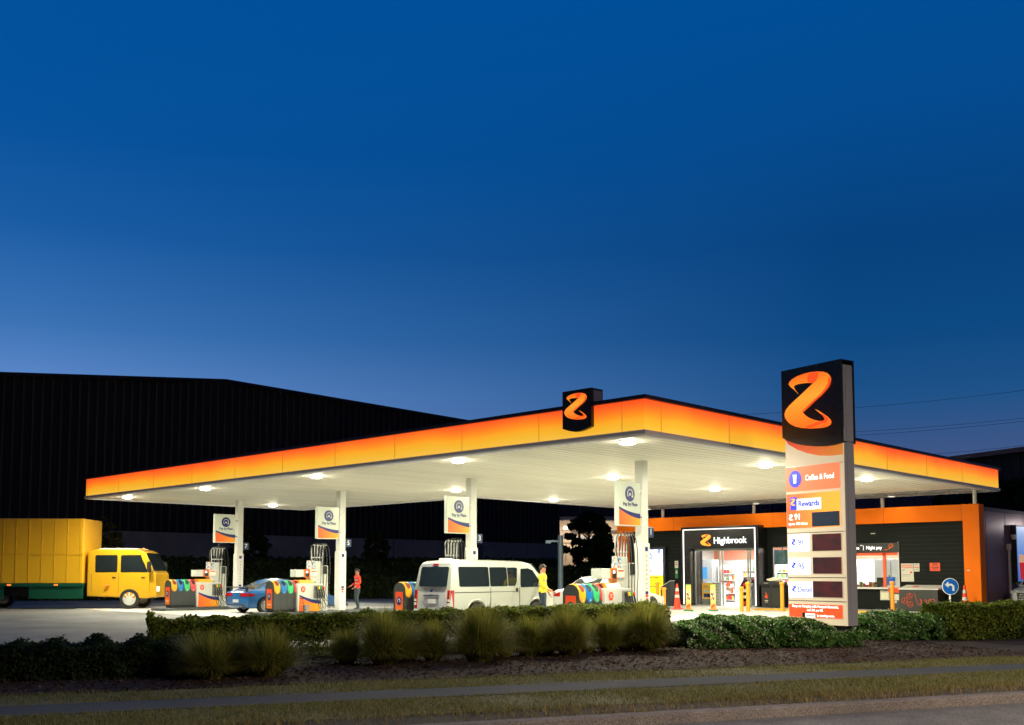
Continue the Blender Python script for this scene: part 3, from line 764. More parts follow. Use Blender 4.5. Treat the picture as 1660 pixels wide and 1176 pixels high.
def car(name, label, cat, L, wd_, paint, prof, belt, gh, wheels, wr, arch=.07, tuck=.9):
    """prof: list (x, z_bottom, z_top, halfwidth); gh: (xb0,xr0,xr1,xb1,zroof,wroof)"""
    T = thing(name, label, cat)
    st = []
    for x, z0, zt, hw in prof:
        zm = z0 + (zt - z0) * .45
        st.append((x, [(0, z0), (hw * .92, z0), (hw * .985, z0 + .08), (hw, zm), (hw * .985, zt - .16 * (zt - z0)), (hw * tuck, zt - .03), (hw * .5, zt + .006), (0, zt + .012)]))
    b = loft(st); body = b.build('body', paint, T, smooth=32)
    arches(body, [(x, wr, wr + arch, -wd_, -wd_ / 2 + .3) for x in wheels] + [(x, wr, wr + arch, wd_ / 2 - .3, wd_) for x in wheels])
    xb0, xr0, xr1, xb1, zr, wr_ = gh; hb = wd_ / 2 * tuck - .01
    B0, B1, B2, B3 = Vector((xb0, -hb, belt)), Vector((xb1, -hb, belt)), Vector((xb1, hb, belt)), Vector((xb0, hb, belt))
    T0, T1, T2, T3 = Vector((xr0, -wr_, zr)), Vector((xr1, -wr_, zr)), Vector((xr1, wr_, zr)), Vector((xr0, wr_, zr))
    g = MB(); N = 8
    vs = []; fs = []
    # roof curved: several stations between rear and front
    sts = []
    for k in range(N + 1):
        u = k / N; xr = xr0 + (xr1 - xr0) * u
        bow = .05 * math.sin(PI * u)
        sts.append((xr, bow))
    half = []
    st = [(xb0, [(0, belt - .02), (hb, belt - .02), (hb * .98, belt - .015), (hb * .5, belt), (0, belt)])]
    def ring(x, f, bow):  # f 0..1 height
        z = belt + (zr + bow - belt) * f; w = hb + (wr_ - hb) * f
        return (x, [(0, belt - .02), (hb, belt - .02), (w, z - .03 * f), (w * .8, z + .012 * f), (0, z + .025 * f)])
    st = [ring(xb0, .02, 0)]
    for f in (.35, .7, .93): st.append(ring(xb0 + (xr0 - xb0) * f, f, 0))
    for x, bow in sts: st.append(ring(x, 1, bow))
    for f in (.93, .7, .35): st.append(ring(xb1 + (xr1 - xb1) * f, f, 0))
    st.append(ring(xb1, .02, 0))
    loft(st).build('roof', paint, T, smooth=40)
    def patch(nm, A, B, C, D, u0, u1, v0, v1, off, m, sl0=0, sl1=0):
        # A-B bottom, D-C top; sl skews the side edges
        nrm = (B - A).cross(D - A).normalized() * off
        P = lambda u, v: A.lerp(B, u).lerp(D.lerp(C, u), v) + nrm
        q = [P(u0, v0), P(u1, v0), P(u1 + sl1, v1), P(u0 + sl0, v1)]
        o = MB(); q2 = [p - nrm * 1.6 for p in q]
        o.hexa([*q, *q2]) if False else o.add([tuple(p) for p in q + q2], [(0, 1, 2, 3), (7, 6, 5, 4), (0, 4, 5, 1), (1, 5, 6, 2), (2, 6, 7, 3), (3, 7, 4, 0)])
        return o.build(nm, m, T, bevel=.004)
    return T, (B0, B1, B2, B3, T0, T1, T2, T3), patch
def mirror(parent, x, y, z, s, m):
    MB().hexa([(x - .06, y, z), (x + .06, y, z + .01), (x + .05, y + s * .2, z + .02), (x - .05, y + s * .2, z + .01), (x - .06, y, z + .13), (x + .04, y, z + .13), (x + .03, y + s * .2, z + .13), (x - .05, y + s * .2, z + .12)]).build('wing_mirror', m, parent, bevel=.02)

# --- blue coupe
BLUE = car_paint('blue_paint', lin(22, 88, 150))
T, (B0, B1, B2, B3, T0, T1, T2, T3), patch = car('blue_coupe', 'blue two door coupe with rear spoiler at a pump, boot towards the road', 'car', 4.35, 1.7, BLUE,
    [(0, .32, .80, .70), (.05, .25, .86, .79), (.25, .2, .89, .835), (.75, .2, .90, .85), (1.2, .2, .88, .85), (2.6, .2, .88, .85), (3.2, .2, .84, .84), (3.8, .22, .74, .81), (4.2, .26, .64, .76), (4.35, .34, .52, .66)],
    .875, (.36, 1.3, 2.15, 3.1, 1.27, .6), (.78, 3.35), .31, arch=.045)
patch('rear_window', B3, B0, T0, T3, .09, .91, .12, .86, .012, CARGLASS)
patch('windscreen', B1, B2, T2, T1, .06, .94, .08, .9, .012, CARGLASS)
for (a, b_, c, d, rev) in ((B0, B1, T1, T0, 0), (B2, B3, T3, T2, 1)):
    if not rev:
        patch('side_window', a, b_, c, d, .34, .88, .1, .88, .012, CARGLASS, .02, -.06); patch('quarter_window', a, b_, c, d, .16, .32, .12, .84, .012, CARGLASS, .1, 0)
    else:
        patch('side_window', a, b_, c, d, .12, .66, .1, .88, .012, CARGLASS, .06, -.02); patch('quarter_window', a, b_, c, d, .68, .84, .12, .84, .012, CARGLASS, 0, -.1)
for x in (.78, 3.35):
    for s in (-1, 1): wheel(T, x, s * .76, .3, .2, s)
for s in (-1, 1):
    b = MB(); b.hexa([(-.012, s * .72, .66), (-.012, s * .3, .66), (.1, s * .3, .66), (.12, s * .8, .66), (.0, s * .72, .79), (-.0, s * .3, .79), (.1, s * .3, .79), (.12, s * .8, .79)])
    b.build('tail_light', LRED, T)
    b = MB(); b.hexa([(.03, s * .825, .66), (.3, s * .85, .67), (.3, s * .78, .67), (.03, s * .75, .66), (.04, s * .815, .79), (.3, s * .843, .77), (.3, s * .75, .77), (.04, s * .74, .79)]); b.build('tail_light', LRED, T)
    mirror(T, 2.75, s * .83, .88, s, BLUE)
    b = MB().box(4.2, 4.33, s * .35, s * .68, .54, .62); b.build('headlight', LCLR, T)
sp_ = MB().hexa([(.0, -.74, 1.0), (.2, -.74, .99), (.2, .74, .99), (.0, .74, 1.0), (-.02, -.74, 1.035), (.2, -.74, 1.02), (.2, .74, 1.02), (-.02, .74, 1.035)])
sp_.box(.06, .16, -.62, -.56, .86, 1.0).box(.06, .16, .56, .62, .86, 1.0).build('spoiler', mat('spoiler_dark', (.03, .04, .06), .3), T, bevel=.008)
MB().box(-.02, .0, -.2, .2, .42, .54).build('number_plate', PLATE, T); MB().box(-.005, .03, -.7, .7, .3, .34).build('bumper_strip', BLACK, T)
MB().tube([(-.02, -.4, .27), (.3, -.4, .27)], .04, 10).build('exhaust', SILVER, T)
T.location = (21.42, 35.65, .006)

# --- white saloon
WCAR = car_paint('white_paint', (.55, .56, .54))
T, (B0, B1, B2, B3, T0, T1, T2, T3), patch = car('white_saloon', 'white saloon car parked ahead of the white van, partly behind the recycling bins', 'car', 4.6, 1.76, WCAR,
    [(0, .34, .92, .72), (.05, .26, .98, .82), (.3, .2, 1.02, .87), (.9, .2, 1.0, .88), (1.4, .2, .96, .88), (2.9, .2, .94, .88), (3.5, .2, .9, .87), (4.1, .22, .8, .84), (4.5, .26, .7, .78), (4.6, .34, .6, .7)],
    .96, (.5, 1.25, 2.55, 3.4, 1.40, .6), (.95, 3.65), .32)
patch('rear_window', B3, B0, T0, T3, .07, .93, .08, .88, .012, CARGLASS); patch('windscreen', B1, B2, T2, T1, .06, .94, .08, .9, .012, CARGLASS)
for (a, b_, c, d, rev) in ((B0, B1, T1, T0, 0), (B2, B3, T3, T2, 1)):
    patch('side_window', a, b_, c, d, .2, .48, .1, .86, .012, CARGLASS, .08 if not rev else 0, 0); patch('side_window', a, b_, c, d, .51, .82, .1, .86, .012, CARGLASS, 0, -.03)
for x in (.95, 3.65):
    for s in (-1, 1): wheel(T, x, s * .78, .32, .21, s)
for s in (-1, 1):
    MB().hexa([(-.012, s * .74, .74), (-.012, s * .46, .74), (.1, s * .46, .74), (.25, s * .87, .74), (.01, s * .74, .9), (-.0, s * .46, .9), (.1, s * .46, .9), (.25, s * .85, .9)]).build('tail_light', LRED, T)
    mirror(T, 3.0, s * .86, .96, s, WCAR); MB().box(4.45, 4.58, s * .4, s * .7, .6, .7).build('headlight', LCLR, T)
MB().box(-.02, .0, -.25, .25, .66, .78).build('number_plate', PLATE, T); MB().box(-.03, .05, -.06, .06, .86, .92).build('badge', CHR, T)
T.location = (27.3, 23.55, .006)

# --- van
VANP = car_paint('van_paint', (.43, .45, .40), .22)
V = thing('passenger_van', 'pale silver passenger van parked under the canopy, tailgate towards the road', 'van')
def vside(z, hw=.848):
    return hw if z < 1.05 else hw - (z - 1.05) * .115
def vring(x, zt, hw=.848, z0=.28):
    k = hw / .848
    zs = [z0, z0 + .06, .7, 1.05, 1.45, 1.75]
    pts = [(0, z0), (hw * .95, z0)]
    for z in (z0 + .06, .6, .85, 1.05, 1.4, 1.72):
        zz = min(z, zt - .12); pts.append((vside(zz) * k, zz))
    pts.append((vside(zt) * k * .93, zt - .045)); pts.append((vside(zt) * k * .75, zt - .005)); pts.append((0, zt + .02))
    return (x, pts)
def vmap(x, y, z):
    if x < .5: x += max(0, z - 1.0) * .2 * (1 - x / .5)
    return (x, y, z)
st = [vring(0, 1.84, .80), vring(.04, 1.9, .835), vring(.16, 1.935), vring(1.2, 1.96), vring(2.4, 1.96), vring(3.3, 1.945), vring(3.62, 1.89), vring(3.95, 1.6), vring(4.2, 1.33, .84), vring(4.42, 1.12, .82), vring(4.6, 1.02, .78), vring(4.7, .88, .7)]
vb = loft(st, vmap).build('body', VANP, V, smooth=30)
arches(vb, [(x, .33, .40, -1.2, -.55) for x in (1.06, 3.72)] + [(x, .33, .40, .55, 1.2) for x in (1.06, 3.72)])
for x in (1.06, 3.72):
    for s in (-1, 1):
        wheel(V, x, s * .74, .33, .2, s, 5, mat('dark_rim', (.08, .085, .085), .35, .6))
        # flared arch lip
        b = MB(); pts = [(x + .44 * math.cos(a), s * .852, .33 + .44 * math.sin(a)) for a in [PI * k / 14 for k in range(15)]]
        b.tube(pts, .022, 6); b.build('arch_lip', VANP, V, smooth=60)
def vwin(nm, pts, s, off=.006, m=CARGLASS):
    vs = [(x, s * (vside(z) + off), z) for x, z in pts] + [(x, s * (vside(z) - .01), z) for x, z in pts]; n = len(pts)
    b = MB(); b.add(vs, [tuple(range(n)), tuple(range(2 * n - 1, n - 1, -1))] + [(i, (i + 1) % n, (i + 1) % n + n, i + n) for i in range(n)])
    return b.build(nm, m, V)
def rr(x0, x1, z0, z1, r=.05):
    out = []
    for cx, cz, a0 in ((x1 - r, z1 - r, 0), (x0 + r, z1 - r, 90), (x0 + r, z0 + r, 180), (x1 - r, z0 + r, 270)):
        for k in range(4): a = R(a0 + 30 * k); out.append((cx + r * math.cos(a), cz + r * math.sin(a)))
    return out
for s in (-1, 1):
    vwin('side_window', rr(.36, 1.62, 1.16, 1.76), s); vwin('side_window', rr(1.66, 2.42, 1.16, 1.75), s)
    vwin('side_window', [(2.45, 1.17), (2.45, 1.74), (2.86, 1.74), (2.9, 1.7), (2.84, 1.3), (2.75, 1.17)], s)
    vwin('door_window', [(3.02, 1.12), (3.0, 1.2), (3.06, 1.7), (3.4, 1.72), (3.6, 1.66), (4.06, 1.14)], s)
    b = MB(); b.box(.16, 1.7, s * .852, s * .846, .98, 1.0)
    for x in (1.66, 2.95): b.box(x - .009, x + .009, s * .853, s * .846, .4, 1.12)
    b.box(1.7, 2.95, s * .853, s * .846, .99, 1.0)
    b.build('panel_gap', BLACK, V)
    MB().box(2.78, 2.86, s * .87, s * .845, .98, 1.1).build('door_handle', BLACK, V)
    b = MB().hexa([(-.02, s * .66, .5), (.1, s * .66, .5), (.14, s * .855, .5), (-.0, s * .80, .5), (.0, s * .69, 1.06), (.1, s * .69, 1.06), (.14, s * .858, 1.06), (.02, s * .83, 1.06)])
    o = b.build('tail_light', LRED, V, bevel=.012)
    MB().box(-.03, .0, s * .70, s * .79, .6, .68).box(-.03, .0, s * .70, s * .79, .72, .79).build('reverse_lens', LCLR, o)
    mirror(V, 3.85, s * .85, 1.15, s, VANP)
    MB().hexa([(4.45, s * .72, .78), (4.66, s * .5, .78), (4.6, s * .4, .78), (4.4, s * .6, .78), (4.4, s * .74, 1.0), (4.6, s * .52, .98), (4.5, s * .4, .98), (4.3, s * .6, 1.0)]).build('headlight', LCLR, V)
def vback(nm, y0, y1, z0, z1, m, off=.006, r=.06, th=.02):
    pts = rr(y0, y1, z0, z1, r); n = len(pts)
    vs = [(max(0, z - 1.0) * .2 - off, y, z) for y, z in pts] + [(max(0, z - 1.0) * .2 - off + th, y, z) for y, z in pts]
    b = MB(); b.add(vs, [tuple(range(n - 1, -1, -1)), tuple(range(n, 2 * n))] + [(i, (i + 1) % n, (i + 1) % n + n, i + n) for i in range(n)])
    return b.build(nm, m, V)
TG = mat('tailgate_paint', (.40, .41, .44), .25, coat=.8)
vback('tailgate', -.66, .66, .48, 1.86, TG, .004, .05)
vback('rear_window', -.62, .62, 1.16, 1.76, CARGLASS, .012)
vback('plate_recess', -.34, .34, .62, .86, mat('recess', (.25, .26, .3), .3), .012, .03)
vback('garnish', -.36, .36, .875, .91, CHR, .03, .015)
vback('number_plate', -.18, .16, .66, .79, PLATE, .024, .015); vback('badge', -.05, .06, 1.0, 1.08, CHR, .012, .03)
vback('brake_light', -.14, .1, 1.8, 1.85, LRED, .025, .02)
MB().hexa([(-.06, -.78, .3), (.15, -.84, .3), (.15, .84, .3), (-.06, .78, .3), (-.05, -.78, .47), (.15, -.85, .47), (.15, .85, .47), (-.05, .78, .47)]).build('bumper', VANP, V, bevel=.02)
MB().box(-.07, .0, -.45, .3, .27, .4).build('bumper_recess', BLACK, V)
MB().hexa([(3.62, -.6, 1.86), (3.64, -.66, 1.84), (3.64, .66, 1.84), (3.62, .6, 1.86), (3.6, -.6, 1.89), (3.62, -.6, 1.895), (3.62, .6, 1.895), (3.6, .6, 1.89)]).build('roof_seam', BLACK, V)
q = [(3.68, .68, 1.86), (3.68, -.68, 1.86), (4.2, -.76, 1.36), (4.2, .76, 1.36)]
MB().add([(a + .02, b_, c + .02) for a, b_, c in q] + [(a, b_, c - .01) for a, b_, c in q], [(0, 1, 2, 3), (7, 6, 5, 4), (0, 4, 5, 1), (1, 5, 6, 2), (2, 6, 7, 3), (3, 7, 4, 0)]).build('windscreen', CARGLASS, V)
MB().box(.5, .75, -.1, .25, 1.95, 2.02).build('roof_vent', WHITE, V, bevel=.015)
V.location = (20.6, 23.25, .006)

# --- white SUV at the right edge, nose towards the road
T, (B0, B1, B2, B3, T0, T1, T2, T3), patch = car('white_suv', 'white sports utility car with black grille parked beside the dark side wall', 'car', 4.5, 1.84, WCAR,
    [(0, .4, 1.0, .78), (.06, .3, 1.08, .86), (.4, .25, 1.1, .91), (1.2, .25, 1.08, .92), (2.8, .25, 1.06, .92), (3.4, .25, 1.04, .91), (4.0, .28, .98, .88), (4.35, .32, .92, .82), (4.5, .4, .8, .7)],
    1.06, (.15, .6, 2.6, 3.4, 1.62, .66), (.9, 3.6), .36)
patch('rear_window', B3, B0, T0, T3, .09, .91, .12, .86, .012, CARGLASS); patch('windscreen', B1, B2, T2, T1, .05, .95, .06, .92, .012, CARGLASS)
for (a, b_, c, d, rev) in ((B0, B1, T1, T0, 0), (B2, B3, T3, T2, 1)):
    patch('side_window', a, b_, c, d, .1, .46, .1, .86, .012, CARGLASS); patch('side_window', a, b_, c, d, .5, .88, .1, .86, .012, CARGLASS)
for x in (.9, 3.6):
    for s in (-1, 1): wheel(T, x, s * .82, .36, .22, s)
for s in (-1, 1):
    MB().hexa([(4.25, s * .86, .76), (4.52, s * .6, .76), (4.4, s * .5, .76), (4.1, s * .8, .76), (4.2, s * .86, .88), (4.46, s * .58, .88), (4.4, s * .5, .88), (4.1, s * .8, .88)]).build('headlight', mat('suv_lamp', (.7, .7, .7), .1, coat=1), T)
    mirror(T, 3.0, s * .9, 1.08, s, BLACK)
b = MB().hexa([(4.4, -.55, .42), (4.54, -.5, .42), (4.54, .5, .42), (4.4, .55, .42), (4.38, -.6, .8), (4.53, -.55, .8), (4.53, .55, .8), (4.38, .6, .8)]); gr = b.build('grille', BLACK, T)
b = MB()
for k in range(5): b.box(4.53, 4.55, -.5 + .02 * k, .5 - .02 * k, .47 + k * .065, .485 + k * .065)
b.build('grille_bars', CHR, gr)
MB().box(4.53, 4.57, -.24, .24, .44, .56).build('number_plate', PLATE, T)
T.location = (47.1, 13.2, .0); T.rotation_euler = (0, 0, PI)

# --- yellow truck
TY = mat('truck_yellow', lin(212, 160, 28), .35, coat=.5, noise=.06, nscale=1); TGN = mat('truck_green', lin(10, 75, 55), .4, noise=.1)
T = thing('yellow_truck', 'yellow box truck with green skirt driving past at the far left', 'truck')
MB().box(0, 5.6, -1.15, 1.15, 1.1, 3.95).build('cargo_box', grad_mat('cargo_yellow', [(0, s2l((225, 172, 30))), (1, s2l((205, 150, 30)))], 2, 1, 4, 0, wob=.2), T, bevel=.04)
b = MB()
for k in range(10): b.box(.5 + k * .55, .53 + k * .55, -1.165, -1.149, 1.15, 3.9)
b.box(0, 5.6, -1.17, -1.15, 2.35, 2.42); b.build('box_ribs', TY, T)
MB().box(0, 5.6, -1.17, 1.17, .98, 1.12).build('green_rail', TGN, T)
MB().box(.2, 2.2, -1.1, -1.0, .45, .95).build('skirt', TGN, T); MB().box(3.3, 5.6, -1.1, -1.0, .45, .95).build('skirt', TGN, T)
MB().box(0, 8.2, -.45, .45, .55, .95).build('chassis', BLACK, T)
c = MB().prism([(5.75, .55), (5.75, 2.5), (6.1, 2.6), (8.0, 2.58), (8.25, 2.45), (8.62, 1.65), (8.72, 1.5), (8.75, .5), (8.3, .45)], -1.05, 1.05); c.build('cab', TY, T, bevel=.06, bseg=3)
for s in (-1, 1):
    MB().prism([(7.2, 1.6), (7.2, 2.35), (8.05, 2.35), (8.38, 1.6)], s * 1.055, s * 1.03).build('door_window', CARGLASS, T)
    MB().prism(rr(6.1, 7.05, 1.6, 2.35, .06), s * 1.055, s * 1.03).build('door_window', CARGLASS, T)
    b = MB()
    for x in (5.95, 7.12, 8.45): b.box(x - .006, x + .006, s * 1.056, s * 1.04, .7, 1.55)
    b.build('door_gap', BLACK, T)
    MB().box(6.85, 7.0, s * 1.08, s * 1.04, 1.35, 1.4).box(8.1, 8.25, s * 1.08, s * 1.04, 1.35, 1.4).build('door_handle', BLACK, T)
    MB().box(8.4, 8.55, s * 1.3, s * 1.2, 1.6, 2.05).tube([(8.4, s * 1.05, 2.1), (8.46, s * 1.25, 2.05)], .02, 6).build('wing_mirror', BLACK, T)
    MB().box(8.74, 8.78, s * .95, s * .6, .75, .98).build('headlight', mat('truck_lamp', (.9, .9, .85), .2, emit=(1, .95, .8), es=.6), T)
    for x in (1.4, 7.6): 
        wheel(T, x, s * .92, .44, .28, s, 8, WHITE)
for x in (6.4, 7.0, 7.6, 8.1): MB().lathe([(.05, 2.6), (.05, 2.65), (.02, 2.67)], (x, -.8, 0), 10).build('marker_lamp', mat('amber_lamp', lin(255, 120, 40), .3, emit=lin(255, 110, 40), es=2), T)
for x in (.4, 2.4, 4.4, 6.6): MB().box(x, x + .16, -1.19, -1.16 if x < 6 else -1.04, 1.02, 1.08).build('side_marker', MATS['amber_lamp'], T)
q = [(8.24, -.95, 2.44), (8.24, .95, 2.44), (8.64, .95, 1.66), (8.64, -.95, 1.66)]
MB().add([(a + .02, b_, c + .01) for a, b_, c in q] + [(a - .03, b_, c) for a, b_, c in q], [(3, 2, 1, 0), (4, 5, 6, 7), (0, 1, 5, 4), (1, 2, 6, 5), (2, 3, 7, 6), (3, 0, 4, 7)]).build('windscreen', CARGLASS, T)
MB().box(6.2, 7.8, -.9, .9, 2.6, 2.66).build('roof_panel', WHITE, T, bevel=.02)
ta = HEAD - PI / 2 + R(3)
fr = cw(-15.7, 46.3); o_ = Vector((math.cos(ta), math.sin(ta), 0))
T.location = fr - o_ * 8.75; T.rotation_euler = (0, 0, ta)

# ------------------------------------------------------------------ people
def person(label, loc, rotz, pose, vest, trous, hair, h=1.75):
    """one skinned figure; coordinates: x right, y back, z up, facing -y"""
    T = thing('person', label, 'person', loc, rotz)
    k = h / 1.75
    V_ = []; E_ = []; Rr = []
    def vtx(p, r, par=None):
        V_.append(Vector(p) * k); Rr.append(r * k)
        if par is not None: E_.append((par, len(V_) - 1))
        return len(V_) - 1
    pel = vtx((0, 0, .96), .155); wst = vtx((0, 0, 1.1), .135, pel); ch = vtx((0, -.01, 1.28), .165, wst); sh = vtx((0, 0, 1.42), .12, ch)
    nk = vtx((0, -.005, 1.5), .06, sh); hd = vtx((0, -.015, 1.6), .088, nk); hc = vtx((0, -.01, 1.67), .085, hd)
    vtx((0, -.105, 1.6), .016, hd)
    for s in (-1, 1): vtx((s * .088, 0, 1.6), .018, hd)
    for s, (hip, kn, an) in zip((-1, 1), pose['legs']):
        a = vtx((s * .1, 0, .86), .105, pel); b = vtx(kn, .066, a); c = vtx(an, .045, b)
        f = vtx((an[0] + s * .01, an[1] - .06, .045), .04, c); vtx((an[0] + s * .02, an[1] - .17, .035), .034, f)
    for s, (el, wr) in zip((-1, 1), pose['arms']):
        a = vtx((s * .17, 0, 1.4), .068, sh); e = vtx(el, .05, a); w = vtx(wr, .034, e)
        d = (Vector(wr) - Vector(el)).normalized(); pa = Vector(wr) + d * .07
        p = vtx(pa, .032, w)
        side = d.cross(Vector((0, 1, 0)));
        if side.length < .1: side = Vector((1, 0, 0))
        side.normalize()
        for q, ln in enumerate((.07, .082, .076, .058)):
            b0 = pa + side * (.027 - .018 * q) + d * .02; f1 = vtx(b0, .0105, p); f2 = vtx(b0 + d * ln * .6 + Vector((0, -.012, 0)), .009, f1); vtx(b0 + d * ln + Vector((0, -.035, 0)), .0075, f2)
        t1 = vtx(Vector(wr) + d * .035 + side * .04 + Vector((0, -.015, 0)), .0115, w); vtx(Vector(wr) + d * .08 + side * .055 + Vector((0, -.04, 0)), .009, t1)
    me = bpy.data.meshes.new('body'); me.from_pydata([tuple(v) for v in V_], E_, [])
    o = bpy.data.objects.new('tmp', me); COL.objects.link(o)
    sk = o.modifiers.new('s', 'SKIN'); sk.use_smooth_shade = True
    for i, r in enumerate(Rr):
        me.skin_vertices[0].data[i].radius = (r, r * (.72 if i in (pel, wst, ch, sh) else 1))
    me.skin_vertices[0].data[0].use_root = True
    ss = o.modifiers.new('ss', 'SUBSURF'); ss.levels = 2; ss.render_levels = 2
    dg = bpy.context.evaluated_depsgraph_get(); dg.update()
    m2 = bpy.data.meshes.new_from_object(o.evaluated_get(dg)); bpy.data.objects.remove(o)
    SKIN = mat('skin', lin(190, 135, 105), .55); SHOE = mat('shoe_black', (.02, .02, .02), .5)
    REF = mat('reflective_tape', lin(170, 170, 160), .3)
    m2.materials.clear()
    for q in (SKIN, vest, trous, SHOE, REF, mat('eye_dark', (.02, .015, .01), .3), mat('lips', lin(150, 80, 70), .5)): m2.materials.append(q)
    idx = []
    wrs = [Vector(w_) * k for _, w_ in pose['arms']]; els = [Vector(e_) * k for e_, _ in pose['arms']]
    for p in m2.polygons:
        c = p.center; z = c.z / k
        hand = min((c - (w_ + (w_ - e_).normalized() * .075)).length for w_, e_ in zip(wrs, els)) < .105 * k
        if hand: i = 0
        elif z > 1.475: 
            i = 0
            if abs(c.y) > .08 and c.y < 0:
                if abs(abs(c.x) - .033) < .014 and abs(z - 1.625) < .01: i = 5
                if abs(c.x) < .03 and abs(z - 1.55) < .008: i = 6
        elif z < .1: i = 3
        elif z < .93 and abs(c.x) < .24: i = 2
        else: i = 4 if (abs(z - 1.12) < .028 or abs(z - 1.26) < .028) and abs(c.x) < .2 * k else 1
        idx.append(i)
    m2.polygons.foreach_set('material_index', idx); m2.polygons.foreach_set('use_smooth', [True] * len(idx)); m2.name = 'body'
    ob = bpy.data.objects.new('body', m2); COL.objects.link(ob); ob.parent = T
    b = MB(); n = 14; m_ = 8; vs = []; fs = []
    for i in range(m_ + 1):
        for j in range(n):
            a = 2 * PI * j / n; ph = PI * .62 * i / m_
            r = .1 + .006 * math.sin(j * 3.1 + i)
            y = r * 1.12 * math.sin(ph) * math.sin(a); z = r * 1.18 * math.cos(ph)
            if y < 0: z = max(z, .035 + .02 * math.sin(j))
            vs.append((r * math.sin(ph) * math.cos(a) * k, (y - .005) * k, (1.645 + z) * k))
    for i in range(m_):
        for j in range(n): fs.append((i * n + j, (i + 1) * n + j, (i + 1) * n + (j + 1) % n, i * n + (j + 1) % n))
    b.add(vs, fs); b.build('hair', hair, T, smooth=80)
    return T
HAIR = mat('hair_brown', (.03, .018, .012), .6)
person('person in a red high visibility jacket standing behind the column by the pump', (*at(579, 989, 0)[:2], .006), HEAD - PI / 2 - R(60),
       {'legs': [(0, (-.1, -.05, .5), (-.1, .06, .09)), (0, (.12, -.07, .5), (.13, .02, .09))], 'arms': [((-.27, .03, 1.14), (-.22, -.2, 1.02)), ((.28, .02, 1.14), (.24, -.18, .98))]},
       mat('hivis_red', lin(240, 60, 35), .6), mat('trousers_grey', lin(60, 75, 80), .8), HAIR, 1.75)
person('person in a yellow high visibility jacket bending towards the front of the white van', (23.9, 21.75, .006), HEAD - PI / 2 + R(70),
       {'legs': [(0, (-.11, -.1, .5), (-.11, .05, .09)), (0, (.13, .0, .5), (.15, .12, .09))], 'arms': [((-.26, -.05, 1.14), (-.17, -.26, 1.0)), ((.27, .0, 1.13), (.25, -.12, .9))]},
       mat('hivis_yellow', lin(235, 205, 30), .6), mat('jeans_dark', lin(30, 45, 65), .8), HAIR, 1.84)
# ------------------------------------------------------------------ tall price sign in the garden bed
PY = thing('price_sign', 'tall illuminated price sign with black top and glowing orange ribbon emblem', 'sign', PO, PA)
def frect(x0, y0, x1, y1, off=0.0):
    a, b = fp(x0, y0, off), fp(x1, y1, off); return a[0], b[0], b[1], a[1]     # x0,x1,zbot,ztop
PLx = -1.64
BEIGE = mat('lit_sign_beige', lin(235, 222, 198), .4, emit=lin(214, 190, 152), es=.62)
SIDEG = mat('sign_side_grey', (.36, .35, .39), .45, noise=.06, nscale=1)
def zz(py): return fp(1330, py)[1]
ztop = fp(1361, 583)[1]; zblack = fp(1361, 716)[1]; zb = zz(1013)
MB().box(PLx + .01, -.01, .03, .34, zb, ztop - .1).build('cabinet', SIDEG, PY)
MB().box(PLx, 0, 0, .03, zb, zblack + .3).build('front_face', BEIGE, PY)
b = MB()
for py in (753, 863.9 - 1, 936.6, 974.8): z = zz(py); b.box(PLx - .004, .002, -.006, .0, z - .008, z + .008)
b.build('face_joint', SILVER, PY)
MB().box(0, .02, .03, .34, zb, ztop - .12).box(.02, .03, .1, .26, zb + .3, ztop - .2).build('side_panel', SIDEG, PY)
MB().box(-1.35, -.12, .06, .3, 0, zb).build('plinth', mat('plinth_dark', (.04, .035, .035), .6, noise=.2), PY)
# black top box with curved lower edge, front and back
n = 12
curve = [cpx(x, y) for x, y in ((608, 775), (550, 792), (480, 802), (400, 803), (320, 797), (240, 783), (180, 762), (128, 738))]
pts = [(PLx - .05, ztop), (.03, ztop), (.03, curve[0][1])] + curve[1:-1] + [(PLx - .05, curve[-1][1])]
MB().prism(pts, -.05, .0).build('black_panel', mat('pylon_black', (.012, .016, .018), .3, noise=.05), PY, bevel=.008)
MB().prism([(x, z) for x, z in pts], .345, .40).build('black_panel', MATS['pylon_black'], PY)
MB().box(PLx - .05, .03, 0, .345, ztop - .03, ztop).box(.02, .03, .0, .345, zblack - .02, zblack + .0).build('top_cap', MATS['pylon_black'], PY)
cres = [(.0, zblack - .04), ] + [(0 - 1.62 * k / n, zblack - .04 - .30 * math.sin(PI * (.12 + .88 * k / n)) ** .8) for k in range(n + 1)]
cres2 = [(-1.62 * k / n, zblack - .1 - .26 * max(0, math.sin(PI * min(1, (.22 + .78 * k / n)))) ** .85) for k in range(n + 1)]
lowc = [cpx(x, y, .0) for x, y in ((612, 868), (520, 878), (430, 876), (340, 858), (260, 830), (190, 790), (142, 756))]
MB().prism([(0, zblack + .1), (0, lowc[0][1])] + lowc[1:-1] + [(PLx, lowc[-1][1]), (PLx, zblack + .2)], -.008, .002).build('orange_crescent', grad_mat('crescent', [(0, s2l((225, 60, 20))), (.4, s2l((225, 90, 25))), (1, s2l((215, 130, 45)))], 0, 0, 1, .75, coord='Generated', wob=.15), PY)
emblem(PY, _tl[0], _tr[1], _tr[0] - _tl[0], _tr[1] - _br[1], -.068, [RIBG, RIBR])
def fpanel(name, px, m, off=.012, th=.014, rad=0):
    x0, x1, z0, z1 = frect(*px, off)
    return MB().box(x0, x1, -off, -off + th, z0, z1).build(name, m, PY), (x0, x1, z0, z1)
LW = mat('lit_white', (.8, .8, .85), .3, emit=(.93, .95, 1), es=1.15)
LOR = mat('lit_coral', lin(255, 120, 75), .35, emit=lin(255, 122, 80), es=1.0)
LRD = mat('lit_orange_red', lin(240, 80, 40), .35, emit=lin(238, 84, 42), es=1.0)
